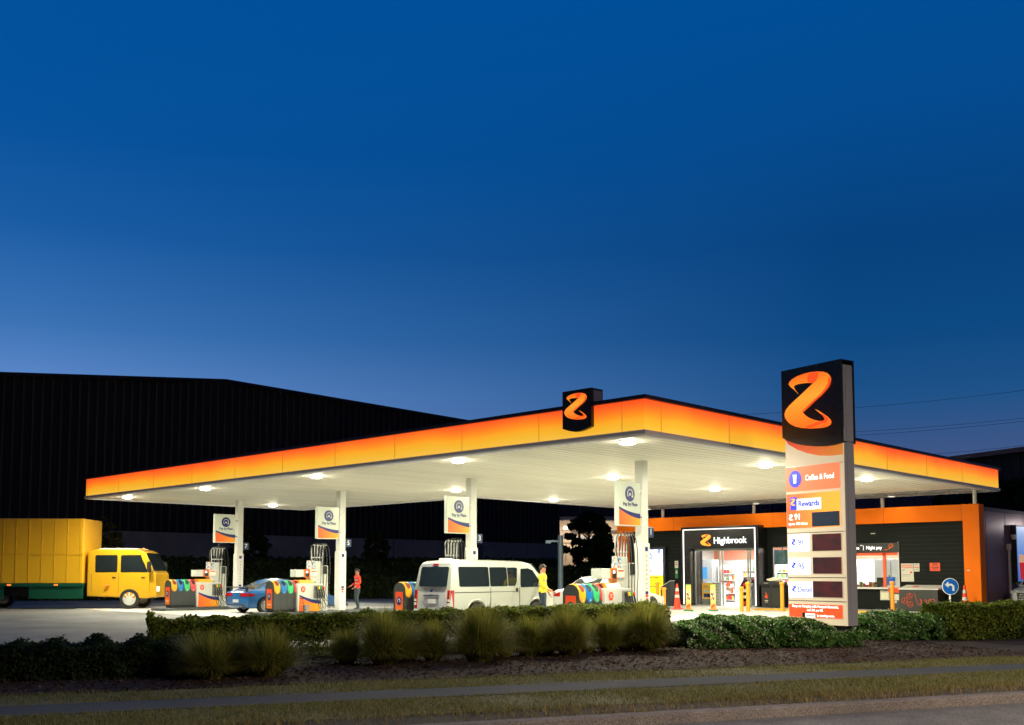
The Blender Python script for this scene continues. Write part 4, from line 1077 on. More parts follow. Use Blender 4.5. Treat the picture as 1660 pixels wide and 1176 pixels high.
BLU = mat('lit_blue', lin(40, 60, 215), .35, emit=lin(36, 58, 215), es=1.0)
LWT = mat('lit_letter', (.9, .9, .9), .3, emit=(1, .97, .93), es=1.3)
REWG = grad_mat('lit_rewards', [(0, s2l((250, 90, 40))), (.35, s2l((252, 125, 50))), (.7, s2l((255, 165, 50))), (1, s2l((255, 175, 50)))], 0, 0, 1, .95, coord='Generated', wob=.2)
DISP = bpy.data.materials.new('led_display'); DISP.use_nodes = True
t = DISP.node_tree; bs = t.nodes["Principled BSDF"]; bs.inputs["Base Color"].default_value = (.02, .008, .01, 1); bs.inputs["Roughness"].default_value = .3
tcn = t.nodes.new("ShaderNodeTexCoord"); nz = t.nodes.new("ShaderNodeTexNoise"); nz.inputs["Scale"].default_value = 3
t.links.new(tcn.outputs["Object"], nz.inputs["Vector"]); r_ = ramp(t, [(.35, (.035, .02, .022, 1)), (.7, (.13, .02, .022, 1))], 'LINEAR'); t.links.new(nz.outputs["Fac"], r_.inputs[0])
t.links.new(r_.outputs[0], bs.inputs["Emission Color"]); bs.inputs["Emission Strength"].default_value = .9
o, r = fpanel('coffee_panel', (1273.7, 759, 1361.5, 790.9), LOR)
cz = (r[2] + r[3]) / 2; cx = fp(1289.5, 776)[0]
MB().disc(cx, cz, .18, .2, -.020, -.013).build('blue_disc', BLU, o)
MB().prism([(cx - .05, cz + .07), (cx + .05, cz + .07), (cx + .035, cz - .1), (cx - .035, cz - .1)], -.028, -.021).box(cx - .06, cx + .06, -.028, -.021, cz + .08, cz + .1).build('cup_pictogram', LWT, o)
o.parent = PY
text('lettering', 'Coffee & Food', .175, LWT, o, fp(1329, 774)[0], cz, -.016, bold=.003, sx=.78)
o, r = fpanel('rewards_panel', (1275.3, 802.5, 1362, 853), REWG)
x0, x1, z0, z1 = frect(1291, 811, 1331, 825, .02); q = MB().box(x0, x1, -.024, -.014, z0 , z1 + .02).build('white_label', LWT, o)
text('lettering', 'Rewards', .19, BLU, q, (x0 + x1) / 2 + .01, (z0 + z1) / 2 + .02, -.028, bold=.005, sx=.92)
x0b = x0 - .17; MB().box(x0b, x0 + .01, -.03, -.02, z0 + .01, z1 + .07).build('blue_tab', BLU, q)
emblem(q, x0b - .0, z1 + .06, .17, .24, -.04, [mat('lit_yellow', lin(250, 190, 60), .4, emit=lin(250, 190, 60), es=.9)], .008)
x0, x1, z0, z1 = frect(1316, 831, 1361, 852, .02); MB().box(x0, x1, -.022, -.012, z0, z1).build('display', mat('display_blueblack', (.03, .04, .06), .25, emit=(.02, .03, .05), es=.8), o)
a = fp(1279, 837); emblem(o, a[0] + .0, a[1] + .05, .15, .2, -.02, [LWT], .006)
text('lettering', '91', .19, LWT, o, a[0] + .27, a[1] - .035, -.016, bold=.004)
text('lettering', 'up to 100 Litres', .085, LWT, o, a[0] + .28, a[1] - .19, -.016, bold=.003)
for nm_, pw, pd in (('91', (1277.7, 867, 1312, 894), (1316.4, 866.5, 1363.3, 892.5)), ('95', (1278, 905.5, 1313.8, 931.6), (1317.5, 904, 1363.9, 930.3)), ('Diesel', (1278.5, 943, 1317.2, 969.8), (1317.7, 942.4, 1365.4, 969.3))):
    o, r = fpanel('price_panel', pw, LW)
    zc = (r[2] + r[3]) / 2
    emblem(o, r[0] + .09, zc + .11, .15, .2, -.02, [BLU], .006)
    if nm_ == 'Diesel': text('lettering', nm_, .19, BLU, o, r[0] + .47, zc, -.016, sx=.86)
    else: text('lettering', nm_, .19, BLU, o, r[0] + .38, zc, -.016)
    fpanel('price_display', pd, DISP, .014)
o, r = fpanel('promo_panel', (1279, 978.8, 1366, 1003.6), LRD)
xc = (r[0] + r[1]) / 2; zc = (r[2] + r[3]) / 2
text('lettering', 'Keep on Pumping with Pumped discounts,', .083, LWT, o, xc, zc + .1, -.016, bold=.002, sx=.93)
text('lettering', 'max 50L per fill.', .07, LWT, o, xc, zc + .015, -.016, bold=.002)
text('lettering', 'is coming soon.', .078, LWT, o, xc + .3, zc - .1, -.016, bold=.002)
q = MB().box(xc - .28, xc - .0, -.016, -.008, zc - .15, zc - .06).build('white_label', LWT, o); text('lettering', 'Rewards', .07, BLACK, q, xc - .13, zc - .105, -.02)
MB().box(xc - .36, xc - .28, -.02, -.012, zc - .15, zc - .04).build('black_tab', BLACK, q)

# ------------------------------------------------------------------ the shop
SX = 41.5; SP = thing('shop', 'low dark station shop with orange parapet frame and lit entrance portal', 'shop', (0, 0, 0))
ORF = mat('orange_cladding', lin(245, 118, 8), .6, noise=.05, nscale=1.2, spec=.15)
def wall_with_holes(b, x0, x1, y0, y1, z0, z1, holes):
    ys = sorted({y0, y1, *[h[0] for h in holes], *[h[1] for h in holes]}); zs = sorted({z0, z1, *[h[2] for h in holes], *[h[3] for h in holes]})
    for i in range(len(ys) - 1):
        run = None
        for j in range(len(zs) - 1):
            yc, zc = (ys[i] + ys[i + 1]) / 2, (zs[j] + zs[j + 1]) / 2
            if any(h[0] < yc < h[1] and h[2] < zc < h[3] for h in holes): continue
            b.box(x0, x1, ys[i], ys[i + 1], zs[j], zs[j + 1])
    return b
D0, D1 = 24.2, 27.6            # entrance
W0, W1 = 20.5, 23.75          # shop window
N0, N1 = 17.95, 20.15         # night pay window
b = wall_with_holes(MB(), SX, SX + .2, 15.2, 31.8, 0, 3.62, [(D0, D1, 0, 2.72), (W0, W1, 1.0, 2.74), (N0, N1, .98, 2.42)])
b.build('front_wall', DARKW, SP)
b = MB()
z = .18
while z < 3.5:
    for y0, y1 in ((15.2, 17.95), (28.25, 31.8)): b.box(SX - .004, SX, y0, y1, z, z + .012)
    z += .17 if z > 2.85 or True else 1
b.build('cladding_groove', mat('groove', (.008, .009, .01), .6), SP)
MB().box(SX - .3, SX + .25, 14.58, 32.35, 3.62, 4.26).box(SX - .3, SX + .25, 14.58, 15.2, 0, 3.62).box(SX - .3, SX + .25, 31.8, 32.35, 0, 3.62).build('orange_frame', ORF, SP)
b = MB()
for y in (15.25, 18.4, 20.3, 23.5, 28.9): b.box(SX - .303, SX - .298, y - .006, y + .006, 3.62, 4.26)
b.build('frame_joint', mat('orange_dark', lin(130, 60, 15), .6), SP)
SIDEW = mat('side_wall_plum', (.3, .17, .2), .35, .15, noise=.12, nscale=.8)
wp = MB().box(SX + .25, 62, 14.62, 14.8, 0, 4.1); wp.build('side_wall', SIDEW, SP)
MB().box(SX + .2, 62, 31.9, 32.1, 0, 4.1).box(61.8, 62, 14.8, 31.9, 0, 4.1).build('rear_wall', DARKW, SP)
b = MB()
for x in (42.0, 44.2, 46.4, 48.6, 50.8, 53): b.box(x - .01, x + .01, 14.612, 14.62, 0, 4.05)
b.build('wall_joint', BLACK, SP)
MB().box(SX + .25, 62, 14.55, 14.62, 4.02, 4.16).build('parapet_cap', CAP, SP)
MB().box(SX + .2, 61.8, 14.8, 31.9, 3.3, 3.42).build('shop_roof', GREYM, SP)
# portal
b = MB()
b.box(40.7, SX, D1, 28.12, 0, 2.69).box(40.7, SX, 23.98, D0, 0, 2.69).box(40.7, SX, 23.98, 28.12, 2.69, 3.72)
b.build('portal', mat('portal_black', (.02, .021, .023), .22, .4, noise=.05), SP)
LED = mat('led_strip', (.9, .9, .9), .3, emit=(1, .93, .93), es=1.6)
b = MB(); b.box(40.66, 40.698, 24.12, 24.155, .1, 3.58).box(40.66, 40.698, 27.955, 27.99, .1, 3.58).box(40.66, 40.698, 24.12, 27.99, 3.58, 3.615)
b.build('led_outline', LED, SP)
b = MB()
for z in [.2 + .21 * k for k in range(12)]: b.box(40.694, 40.702, D1, 27.9, z, z + .01)
b.build('portal_groove', MATS['groove'], SP)
PS = thing('shop_name_sign', 'white lit letters and orange ribbon emblem above the shop entrance', 'sign', (40.69, 0, 0), -PI / 2)
emblem(PS, -27.05, 3.42, .72, .76, -.05, [mat('small_ribbon', lin(255, 160, 40), .4, emit=lin(255, 165, 50), es=1.0), RIBR], .04)
text('lettering', 'Highbrook', .42, mat('lit_letters', (.9, .9, .9), .3, emit=(.95, .97, 1), es=1.25), PS, -25.42, 3.05, -.04, bold=.004, ext=.012, sx=.95)
# doors and glazing
b = MB()
for y in (27.56, 26.2, 26.05, 24.72, 24.6, 24.24): b.box(41.0, 41.06, y - .03, y + .03, .06, 2.66)
b.box(41.0, 41.06, D0, D1, 2.6, 2.69).box(41.0, 41.06, 26.2, 27.56, .02, .1).box(41.0, 41.06, D0, 24.72, .02, .1)
b.build('door_frame', mat('frame_sage', (.33, .38, .35), .35, .5), SP)
gd = MB().box(41.02, 41.035, 26.24, 27.53, .1, 2.6).build('door_glass', GLASS, SP); MB().box(41.02, 41.035, D0 + .04, 24.69, .1, 2.6).build('door_glass', GLASS, SP)
MB().box(SX + .08, SX + .095, W0, W1, 1.0, 2.74).build('window_pane', GLASS, SP)
b = MB()
for y in (W0, W0 + 1.6, W1): b.box(SX + .05, SX + .12, y - .03, y + .03, 1.0, 2.74)
b.box(SX + .05, SX + .12, W0, W1, .98, 1.04).box(SX + .05, SX + .12, W0, W1, 2.7, 2.76); b.build('window_frame', GREYM, SP)
# night pay window
MB().box(SX - .06, SX, 17.86, 20.2, 2.42, 2.82).build('night_header', mat('header_black', (.01, .01, .012), .35), SP)
NP = thing('night_pay_sign', 'white night pay lettering with small orange bird drawing on the black header', 'sign', (SX - .062, 0, 0), -PI / 2)
text('lettering', 'Utu i te po', .2, LWT, NP, -19.95, 2.62, -.003, bold=.003, sx=.8); MB().box(-19.42, -19.4, -.004, 0, 2.52, 2.72).box(-19.55, -19.45, -.004, 0, 2.72, 2.735).build('divider', LWT, NP)
text('lettering', 'Night pay', .2, LWT, NP, -18.95, 2.62, -.003, bold=.003, sx=.88)
b = MB(); b.tube(smooth_path([(-18.5, -.008, 2.52), (-18.36, -.008, 2.54), (-18.28, -.008, 2.62), (-18.3, -.008, 2.72), (-18.2, -.008, 2.77), (-18.13, -.008, 2.7), (-18.2, -.008, 2.63), (-18.3, -.008, 2.56), (-18.2, -.008, 2.68), (-18.08, -.008, 2.66)], 3), .012, 5); b.build('bird_drawing', ORANGE, NP)
b = MB(); b.box(SX + .02, SX + .1, 18.5, 18.62, .98, 2.42).box(SX + .02, SX + .1, 20.05, 20.15, .98, 2.42).box(SX + .02, SX + .1, N0, N1, 2.3, 2.42)
b.build('orange_window_frame', mat('frame_orange', lin(235, 90, 40), .4, emit=lin(235, 90, 40), es=.15), SP)
MB().box(SX + .12, SX + .13, N0, N1, .98, 2.42).build('night_window_pane', GLASS, SP)
MB().box(SX - .25, SX + .3, N0 - .02, N1 + .05, .9, .98).build('counter', OFFW, SP, bevel=.01)
MB().box(SX - .03, SX, N0 - .04, N0, .98, 2.85).build('white_edge', OFFW, SP)
# interior
INW = mat('interior_white', (.8, .78, .76), .5); INP = mat('interior_pink', lin(235, 150, 120), .5)
MB().box(SX + .21, 50, 14.85, 31.8, .03, .06).build('shop_floor', mat('floor_tile', (.5, .5, .48), .25), SP)
MB().box(SX + .21, 50, 14.85, 31.8, 3.0, 3.05).build('shop_ceiling', INW, SP)
MB().box(49.0, 49.1, 14.85, 31.8, .06, 2.3).box(SX + .3, 49, 16.3, 16.4, .06, 3.0).box(SX + .3, 49, 31.6, 31.7, .06, 3).build('inner_wall', INW, SP)
MB().box(48.9, 49.1, 14.85, 31.8, 2.3, 3.0).build('inner_band', INP, SP)
b = MB()
for x in (42.8, 45.2, 47.4):
    for y in (18, 20.2, 22.4, 24.6, 26.8, 29): b.box(x - .06, x + .06, y - .75, y + .75, 2.94, 2.98)
b.build('ceiling_light', mat('tube_light', (.9, .9, .9), .3, emit=(1, .97, .93), es=9), SP)
for y, pw in ((18.6, 90), (22.3, 420), (25.8, 520), (29.0, 280)):
    L = bpy.data.lights.new('shop_light', 'AREA'); L.shape = 'RECTANGLE'; L.size = 5.5; L.size_y = 2.4; L.energy = pw; L.color = (1, .93, .88)
    o = bpy.data.objects.new('shop_light', L); COL.objects.link(o); o.location = (45.4, y, 2.9); o.parent = SP
# goods on shelves
GOOD = bpy.data.materials.new('shelf_goods'); GOOD.use_nodes = True
t = GOOD.node_tree; bs = t.nodes["Principled BSDF"]; gn = t.nodes.new("ShaderNodeNewGeometry")
r_ = ramp(t, [(0, s2l((235, 225, 215))), (.2, s2l((225, 80, 40))), (.32, s2l((250, 240, 235))), (.45, s2l((245, 170, 60))), (.55, s2l((60, 120, 170))), (.62, s2l((240, 235, 230))), (.75, s2l((90, 150, 70))), (.85, s2l((190, 50, 60))), (1, s2l((250, 210, 170)))], 'CONSTANT')
t.links.new(gn.outputs["Random Per Island"], r_.inputs[0]); t.links.new(r_.outputs[0], bs.inputs["Base Color"]); bs.inputs["Roughness"].default_value = .5
def shelving(name, label, x0, x1, y0, y1, zt, levels, seed, hdr=None):
    rs = random.Random(seed)
    T = thing(name, label, 'shelving', ((x0 + x1) / 2, (y0 + y1) / 2, .06), 0, 'shelving inside the shop')
    hx, hy = (x1 - x0) / 2, (y1 - y0) / 2
    MB().box(-.02, .02, -hy, hy, 0, zt).box(-hx, hx, -hy, -hy + .03, 0, zt).box(-hx, hx, hy - .03, hy, 0, zt).build('frame', INW, T)
    sb = MB(); gb = MB()
    for l in range(levels):
        z = .12 + l * (zt - .2) / levels
        sb.box(-hx, hx, -hy + .03, hy - .03, z - .02, z)
        y = -hy + .05
        while y < hy - .12:
            w = rs.uniform(.07, .16); hh = rs.uniform(.12, (zt - .2) / levels - .07)
            if rs.random() < .93: gb.box(-hx + .01, -hx + .16, y, y + w - .015, z, z + hh)
            y += w
    sb.build('shelf', INW, T); g_ = gb.build('goods', GOOD, T); g_['kind'] = 'stuff'
    return T
shelving('shop_shelving', 'tall white goods shelving seen through the open shop door, left one', 46.0, 46.6, 28.45, 29.5, 1.9, 5, 3)
shelving('shop_shelving', 'tall white goods shelving seen through the open shop door, right one', 46.4, 47.0, 26.9, 28.35, 2.0, 6, 5)
shelving('shop_shelving', 'long goods shelving behind the window beside the black rubbish bin', 46.8, 47.4, 22.3, 26.6, 1.9, 6, 9)
shelving('shop_shelving', 'goods shelving at the left rear of the shop behind the glass door', 48.0, 48.6, 29.6, 31.5, 1.9, 5, 12)
T = thing('display_rack', 'dark sloping display rack of snacks just inside the shop door', 'display rack', (41.75, 25.15, .06))
MB().prism([(-.2, 0), (.35, 0), (.35, 1.3), (.2, 1.3), (-.2, .9)], -.32, -.29).prism([(-.2, 0), (.35, 0), (.35, 1.3), (.2, 1.3), (-.2, .9)], .29, .32).box(.3, .34, -.3, .3, 0, 1.2).build('rack_frame', BLACK, T)
gb = MB()
for l in range(4):
    for k in range(5): gb.box(-.18 + .04 * l, .0 + .04 * l, -.27 + k * .11, -.18 + k * .11, .06 + .28 * l, .2 + .28 * l)
gb.build('snack_packets', GOOD, T)
T = thing('service_counter', 'pale counter with slatted front behind the left door glass', 'counter', (42.6, 28.0, .06))
b = MB().box(-.25, .3, -.9, .9, 0, 1.0); b.build('counter_body', mat('slat_white', lin(205, 215, 215), .5), T)
b = MB()
for k in range(6): b.box(-.256, -.25, -.9, .9, .1 + .15 * k, .115 + .15 * k)
b.box(-.3, .35, -.95, .95, 1.0, 1.04); b.build('slat_lines', mat('slat_line', lin(140, 150, 155), .5), T)
T = thing('drinks_cabinet', 'dark drinks cabinet with blue light at the back left of the shop', 'cabinet', (46.0, 30.6, .06))
MB().box(-.4, .4, -1.0, 1.0, 0, 2.2).build('cabinet_body', mat('cabinet_grey', (.35, .36, .38), .4), T); MB().box(-.42, -.4, -.95, .95, .35, 1.05).build('cabinet_goods_panel', POSTER, T); MB().box(-.42, -.4, -.7, -.25, 1.2, 1.8).build('lit_front', mat('blue_front', lin(40, 110, 170), .3, emit=lin(70, 150, 200), es=.7), T)
MB().box(-.42, -.4, .2, .7, 1.0, 1.6).build('orange_front', mat('orange_front', lin(240, 90, 40), .3, emit=lin(240, 90, 40), es=.6), T)
T = thing('wall_television', 'dark television screen hanging inside the shop window', 'television', (42.9, 24.0, 2.3))
MB().box(-.03, .03, -.62, .62, -.34, .34).build('screen', mat('tv_grey', lin(95, 125, 130), .2), T); MB().box(-.02, .02, -.02, .02, .34, .72).build('ceiling_bracket', BLACK, T)
T = thing('till_screen', 'blue till screen and keypad on the night window counter', 'screen', (SX + .5, 18.5, .98))
MB().box(-.02, .02, -.18, .2, .08, .42).build('screen', mat('till_blue', lin(30, 90, 160), .2, emit=lin(40, 110, 190), es=.7), T); MB().box(-.1, .1, .25, .9, 0, .2).box(-.05, .05, .3, .6, .2, .4).build('till', BLACK, T)
T = thing('white_cupboard', 'white cupboard doors behind the night pay window', 'cupboard', (43.6, 19.2, .06))
MB().box(0, .4, -.75, .75, 0, 2.1).build('cupboard_body', INW, T); MB().box(-.01, 0, -.01, .01, 1.0, 2.0).box(-.02, 0, .06, .1, 1.3, 1.42).box(-.02, 0, -.45, -.38, 1.3, 1.42).build('handles', BLACK, T)
T = thing('small_goods', 'small colourful items lined up on the night window counter', 'goods', (SX + .25, 19.5, .98)); gb = MB()
for k in range(9): gb.box(-.05, .05, -.5 + k * .13, -.42 + k * .13, 0, .1 + .06 * (k % 3))
gb.build('packets', GOOD, T)

# advert screen left of the portal
AD = thing('advert_screen', 'illuminated advert panel with yellow lower half on the shop front', 'advert', (SX - .02, 0, 0), -PI / 2)
MB().box(-30.85, -29.48, -.2, .0, .05, 2.85).build('frame', mat('ad_frame', (.02, .03, .045), .35), AD, bevel=.01)
CLOUD = bpy.data.materials.new('blue_white_picture'); CLOUD.use_nodes = True
t = CLOUD.node_tree; bs = t.nodes["Principled BSDF"]; tcn = t.nodes.new("ShaderNodeTexCoord"); mp = t.nodes.new("ShaderNodeMapping"); mp.inputs["Scale"].default_value = (2.2, 1, .8)
nz = t.nodes.new("ShaderNodeTexNoise"); nz.inputs["Scale"].default_value = 2.5; nz.inputs["Distortion"].default_value = 1.5
t.links.new(tcn.outputs["Object"], mp.inputs[0]); t.links.new(mp.outputs[0], nz.inputs["Vector"]); r_ = ramp(t, [(.35, s2l((120, 135, 225))), (.47, s2l((205, 215, 250))), (.56, s2l((248, 248, 255)))], 'LINEAR')
t.links.new(nz.outputs["Fac"], r_.inputs[0]); t.links.new(r_.outputs[0], bs.inputs["Emission Color"]); t.links.new(r_.outputs[0], bs.inputs["Base Color"]); bs.inputs["Emission Strength"].default_value = 1.1
MB().box(-30.78, -29.6, -.215, -.2, 1.45, 2.72).build('picture', CLOUD, AD)
o = MB().box(-30.78, -29.6, -.215, -.2, .45, 1.45).build('yellow_panel', mat('lit_yellow_panel', lin(250, 215, 20), .4, emit=lin(250, 215, 20), es=.85), AD)
text('lettering', 'Station Point', .15, NAVY, o, -30.25, 1.34, -.218, bold=.003); text('lettering', '1', .22, NAVY, o, -30.4, 1.17, -.218, bold=.01); text('lettering', 'Station Point', .13, NAVY, o, -30.25, .9, -.218, bold=.003)
MB().box(-30.78, -29.6, -.215, -.2, .15, .45).build('white_panel', LW, AD)
# notices left of portal
def notice(label, y0, y1, z0, z1, m, x=SX - .006, print_=None, name='notice', cat='notice', words=None):
    T = thing(name, label, cat, (x, 0, 0), -PI / 2)
    MB().box(-y1, -y0, -.008, 0, z0, z1).build('board', m, T)
    if print_:
        for (a0, a1, c0, c1, mm_) in print_:
            w = y1 - y0; h = z1 - z0
            MB().box(-y1 + a0 * w, -y1 + a1 * w, -.011, -.008, z0 + c0 * h, z0 + c1 * h).build('print', mm_, T)
    for (s, sz, a, c, mm_) in (words or []): text('lettering', s, sz, mm_, T, -y1 + a * (y1 - y0), z0 + c * (z1 - z0), -.012, bold=.002)
    return T
PAP = mat('paper_white', lin(215, 215, 200), .6); GRN = mat('sign_green', lin(40, 120, 80), .5)
notice('white notice with red line above the green notice beside the portal', 28.85, 29.05, 1.8, 2.15, PAP, print_=[(.15, .85, .45, .55, REDOR), (.2, .8, .7, .75, BLACK)])
notice('small green safety notice under the white one beside the portal', 28.87, 29.03, 1.3, 1.77, GRN, print_=[(.2, .8, .5, .8, PAP)])
notice('large white emergency procedures poster right of the night window', 17.32, 17.84, 1.22, 1.96, PAP,
       print_=[(.1, .3, .62, .65, BLACK), (.1, .75, .38, .4, GREYM), (.1, .7, .3, .32, GREYM), (.72, .86, .45, .56, REDOR)], words=[('Emergency', .1, .5, .9, REDOR), ('Procedures', .1, .5, .78, REDOR)])
notice('small white notice with red line beside the emergency poster', 17.08, 17.3, 1.63, 1.96, PAP, print_=[(.1, .9, .45, .55, REDOR), (.25, .75, .8, .85, BLACK), (.25, .75, .2, .25, BLACK)])
notice('square orange notice on the dark wall above the freezer', 16.25, 16.66, 1.65, 1.98, mat('notice_orange', lin(235, 85, 40), .5), print_=[(.2, .8, .32, .36, BLACK), (.1, .9, .42, .48, BLACK), (.25, .75, .2, .23, BLACK)], words=[('3YE', .13, .5, .76, BLACK)])
notice('tiny white sticker on the orange pillar', 14.98, 15.1, 1.65, 1.69, WHITE, x=SX - .302)
notice('small pale lamp cover on the dark wall above the night sign', 18.9, 19.1, 3.2, 3.24, PAP)
notice('white paper notice with a folded top under the night counter', 18.35, 18.75, .45, .85, PAP, x=SX - .01, print_=[(.15, .85, .15, .75, mat('print_cream', lin(240, 235, 200), .6))])

# freezer, gas box
T = thing('ice_freezer', 'black chest freezer with white lid and orange line drawing', 'freezer', (40.55, 16.0, .05))
MB().box(0, .8, 0, 1.55, 0, .86).build('chest', mat('freezer_black', (.03, .035, .033), .4), T, bevel=.02)
MB().hexa([(-.02, -.02, .86), (.82, -.02, .86), (.82, 1.57, .86), (-.02, 1.57, .86), (-.02, -.02, .9), (.82, -.02, 1.04), (.82, 1.57, 1.04), (-.02, 1.57, .9)]).build('lid', OFFW, T)
b = MB()
def slope(x): return .9 + (x + .02) / .84 * .14 + .003
b.hexa([(.3, .9, slope(.3)), (.5, .9, slope(.5)), (.5, 1.15, slope(.5)), (.3, 1.15, slope(.3)), (.3, .9, slope(.3) + .004), (.5, .9, slope(.5) + .004), (.5, 1.15, slope(.5) + .004), (.3, 1.15, slope(.3) + .004)]); b.build('lid_print', REDOR, T)
b = MB(); X_ = -.01
def cube_dr(cy, cz, r):
    hx = [(X_, cy + r * math.cos(R(30 + 60 * k)), cz + r * math.sin(R(30 + 60 * k))) for k in range(7)]
    b.tube(hx, .011, 5)
    for k in (0, 2, 4): b.tube([(X_, cy, cz), hx[k + 1]], .011, 5)
cube_dr(1.32, .42, .13); cube_dr(1.12, .6, .12); cube_dr(1.1, .28, .12)
b.tube(smooth_path([(X_, .92, .72), (X_, .86, .5), (X_, .8, .3), (X_, .7, .28), (X_, .62, .42), (X_, .7, .48), (X_, .6, .3), (X_, .5, .5), (X_, .42, .32), (X_, .3, .5), (X_, .25, .3), (X_, .12, .42), (X_, .2, .5), (X_, .4, .44)], 3), .012, 5)
b.build('line_drawing', mat('drawing_orange', lin(225, 85, 40), .5), T)
T = thing('gas_locker', 'grey locker with orange top and white notice between night window and freezer', 'locker', (40.9, 17.6, .05))
MB().box(0, .5, 0, .5, 0, .85).build('locker_body', mat('locker_grey', (.05, .055, .055), .4), T); MB().box(-.02, .5, -.02, .52, .72, .92).build('orange_top', REDOR, T)
MB().box(-.01, 0, .1, .4, .42, .66).build('white_notice', PAP, T); MB().prism([(-.0, 0)] * 0 or [(-.012, .3), (.0, .3), (.0, .4), (-.012, .4)], .2, .3).build('diamond_label', PAP, T)

# rubbish bin with bag
T = thing('rubbish_bin', 'black cabinet rubbish bin with red drawing between entrance and window', 'bin', (40.15, 22.62, .05))
RB = mat('bin_black', (.016, .018, .017), .4, noise=.15)
MB().box(0, .62, 0, .92, .04, 1.14).build('cabinet', RB, T, bevel=.02)
b = MB().box(-.012, 0, .5, .88, .86, 1.02).box(-.012, 0, .06, .4, .86, 1.02).box(.1, .5, -.012, 0, .86, 1.02); b.build('slot', mat('slot_black', (.004, .004, .004), .8), T)
MB().box(-.008, 0, .445, .455, .05, 1.13).build('door_gap', MATS['slot_black'], T)
b = MB(); b.tube(smooth_path([(-.012, .7, .66), (-.012, .66, .56), (-.012, .74, .48), (-.012, .62, .42), (-.012, .7, .52), (-.012, .58, .5)], 4), .02, 5); b.build('red_drawing', REDOR, T)
MB().box(-.01, 0, .6, .76, .3, .33).box(-.01, 0, .62, .74, .24, .265).box(-.01, 0, .58, .78, 1.07, 1.085).build('white_print', PAP, T)
T = thing('plastic_bag', 'crumpled pale plastic bag lying on top of the black rubbish bin', 'bag', (40.4, 23.0, 1.19))
bm_ = bmesh.new(); bmesh.ops.create_icosphere(bm_, subdivisions=3, radius=1)
for v in bm_.verts:
    k = 1 + .22 * math.sin(7 * v.co.x + 3 * v.co.y) * math.cos(6 * v.co.y + 5 * v.co.z); v.co = Vector((v.co.x * .2 * k, v.co.y * .36 * k, max(0, (v.co.z * .5 + .35) * .2 * k)))
me = bpy.data.meshes.new('bag'); bm_.to_mesh(me); bm_.free(); me.materials.append(mat('bag_cream', lin(235, 225, 200), .45)); o = bpy.data.objects.new('bag', me); COL.objects.link(o); o.parent = T

# bollards
OB = mat('bollard_orange', lin(245, 150, 30), .45, noise=.06)
proto = None
for (px, py, h, lab) in ((1066, 986, 1.12, 'taller orange bollard left of the leaning pair by the advert, behind the hedge end'), (1076.5, 989, .92, 'shorter orange bollard by the advert near the left cone'),
                         (1202.5, 991.5, .98, 'shorter orange bollard of the two in front of the open shop door'), (1213, 991.5, 1.16, 'taller orange bollard of the two in front of the open shop door'),
                         (1268.5, 991, 1.16, 'orange bollard between the rubbish bin and the price sign'), (1447.5, 993, 1.2, 'orange bollard under the right end of the night window')):
    p = at(px, py, .05)
    T = thing('bollard', lab, 'bollard', p, 0, 'orange bollards by the shop')
    MB().lathe([(.075, 0), (.075, h - .09), (.1, h - .085), (.1, h - .03), (.085, h), (.0001, h + .005)], n=20).build('post', OB, T, smooth=35)
    MB().lathe([(.13, 0), (.13, .012), (.08, .016)], n=20).build('base_plate', OB, T)
# cones
CO = mat('cone_orange', lin(245, 60, 30), .5); CW_ = mat('cone_band', lin(200, 200, 190), .4)
for (px, py, lab) in ((1098, 987.5, 'tall orange traffic cone left of the entrance portal'), (1565, 994, 'orange traffic cone against the orange pillar')):
    p = at(px, py, .05); 
    T = thing('traffic_cone', lab, 'traffic cone', p, 0, 'traffic cones at the shop front')
    MB().box(-.19, .19, -.19, .19, 0, .04).build('base', CO, T, bevel=.01)
    MB().lathe([(.15, .04), (.035, 1.06), (.0001, 1.065)], n=24).build('cone_body', CO, T, smooth=40)
    r = lambda z: .15 - .115 * (z - .04) / 1.02 + .004
    b = MB().lathe([(r(.48), .48), (r(.6), .6)], n=24); b.build('reflective_band', CW_, T, smooth=40); MB().lathe([(r(.75), .75), (r(.88), .88)], n=24).build('reflective_band', CW_, T, smooth=40)
# service unit with slanted top (black wedge) at the advert
p = at(1078, 986, .05); T = thing('air_service_unit', 'black wedge shaped unit behind the bollards by the advert', 'service unit', (38.9, 27.5, .05))
MB().xprism([(0, 0), (.55, 0), (.55, .85), (0, 1.15)], 0, .35).build('unit_body', RB, T, bevel=.015); MB().xprism([(0, 1.155), (.55, .855), (.55, .87), (0, 1.17)], -.01, .36).build('pale_top', PAP, T)
# flag boards and poster at door
for k, (px, lab) in enumerate(((1116, 'narrow green and orange promotional board, left of the pair at the door'), (1156, 'narrow green and orange promotional board, right of the pair at the door'))):
    p = at(px, 991, .05)
    T = thing('promo_board', lab, 'display board', p, -PI / 2, 'promotional boards at the entrance')
    MB().box(-.11, .11, 0, .03, .06, 1.06).build('board', grad_mat('promo_gradient', [(0, s2l((245, 130, 40))), (.3, s2l((240, 190, 110))), (.6, s2l((245, 215, 170))), (.85, s2l((230, 190, 90))), (1, s2l((130, 180, 90)))], 2, 0, 1, .1, coord='Generated', wob=.3), T)
    MB().box(-.16, .16, -.08, .12, 0, .06).build('foot', GRN, T)
    b = MB(); b.tube([(-.06, -.01, .45), (.06, -.01, .75)], .012, 5); b.disc(-.04, .68, .035, .05, -.012, 0, 12).disc(.04, .5, .035, .05, -.012, 0, 12).build('percent_mark', BLACK, T)
    MB().prism([(-.08, .12), (.08, .2), (.08, .3), (-.08, .2)], -.012, 0).build('slice_picture', REDOR, T)
T = thing('door_poster', 'yellow promotional poster standing behind the left door glass', 'poster', (41.15, 26.98, .1), -PI / 2)
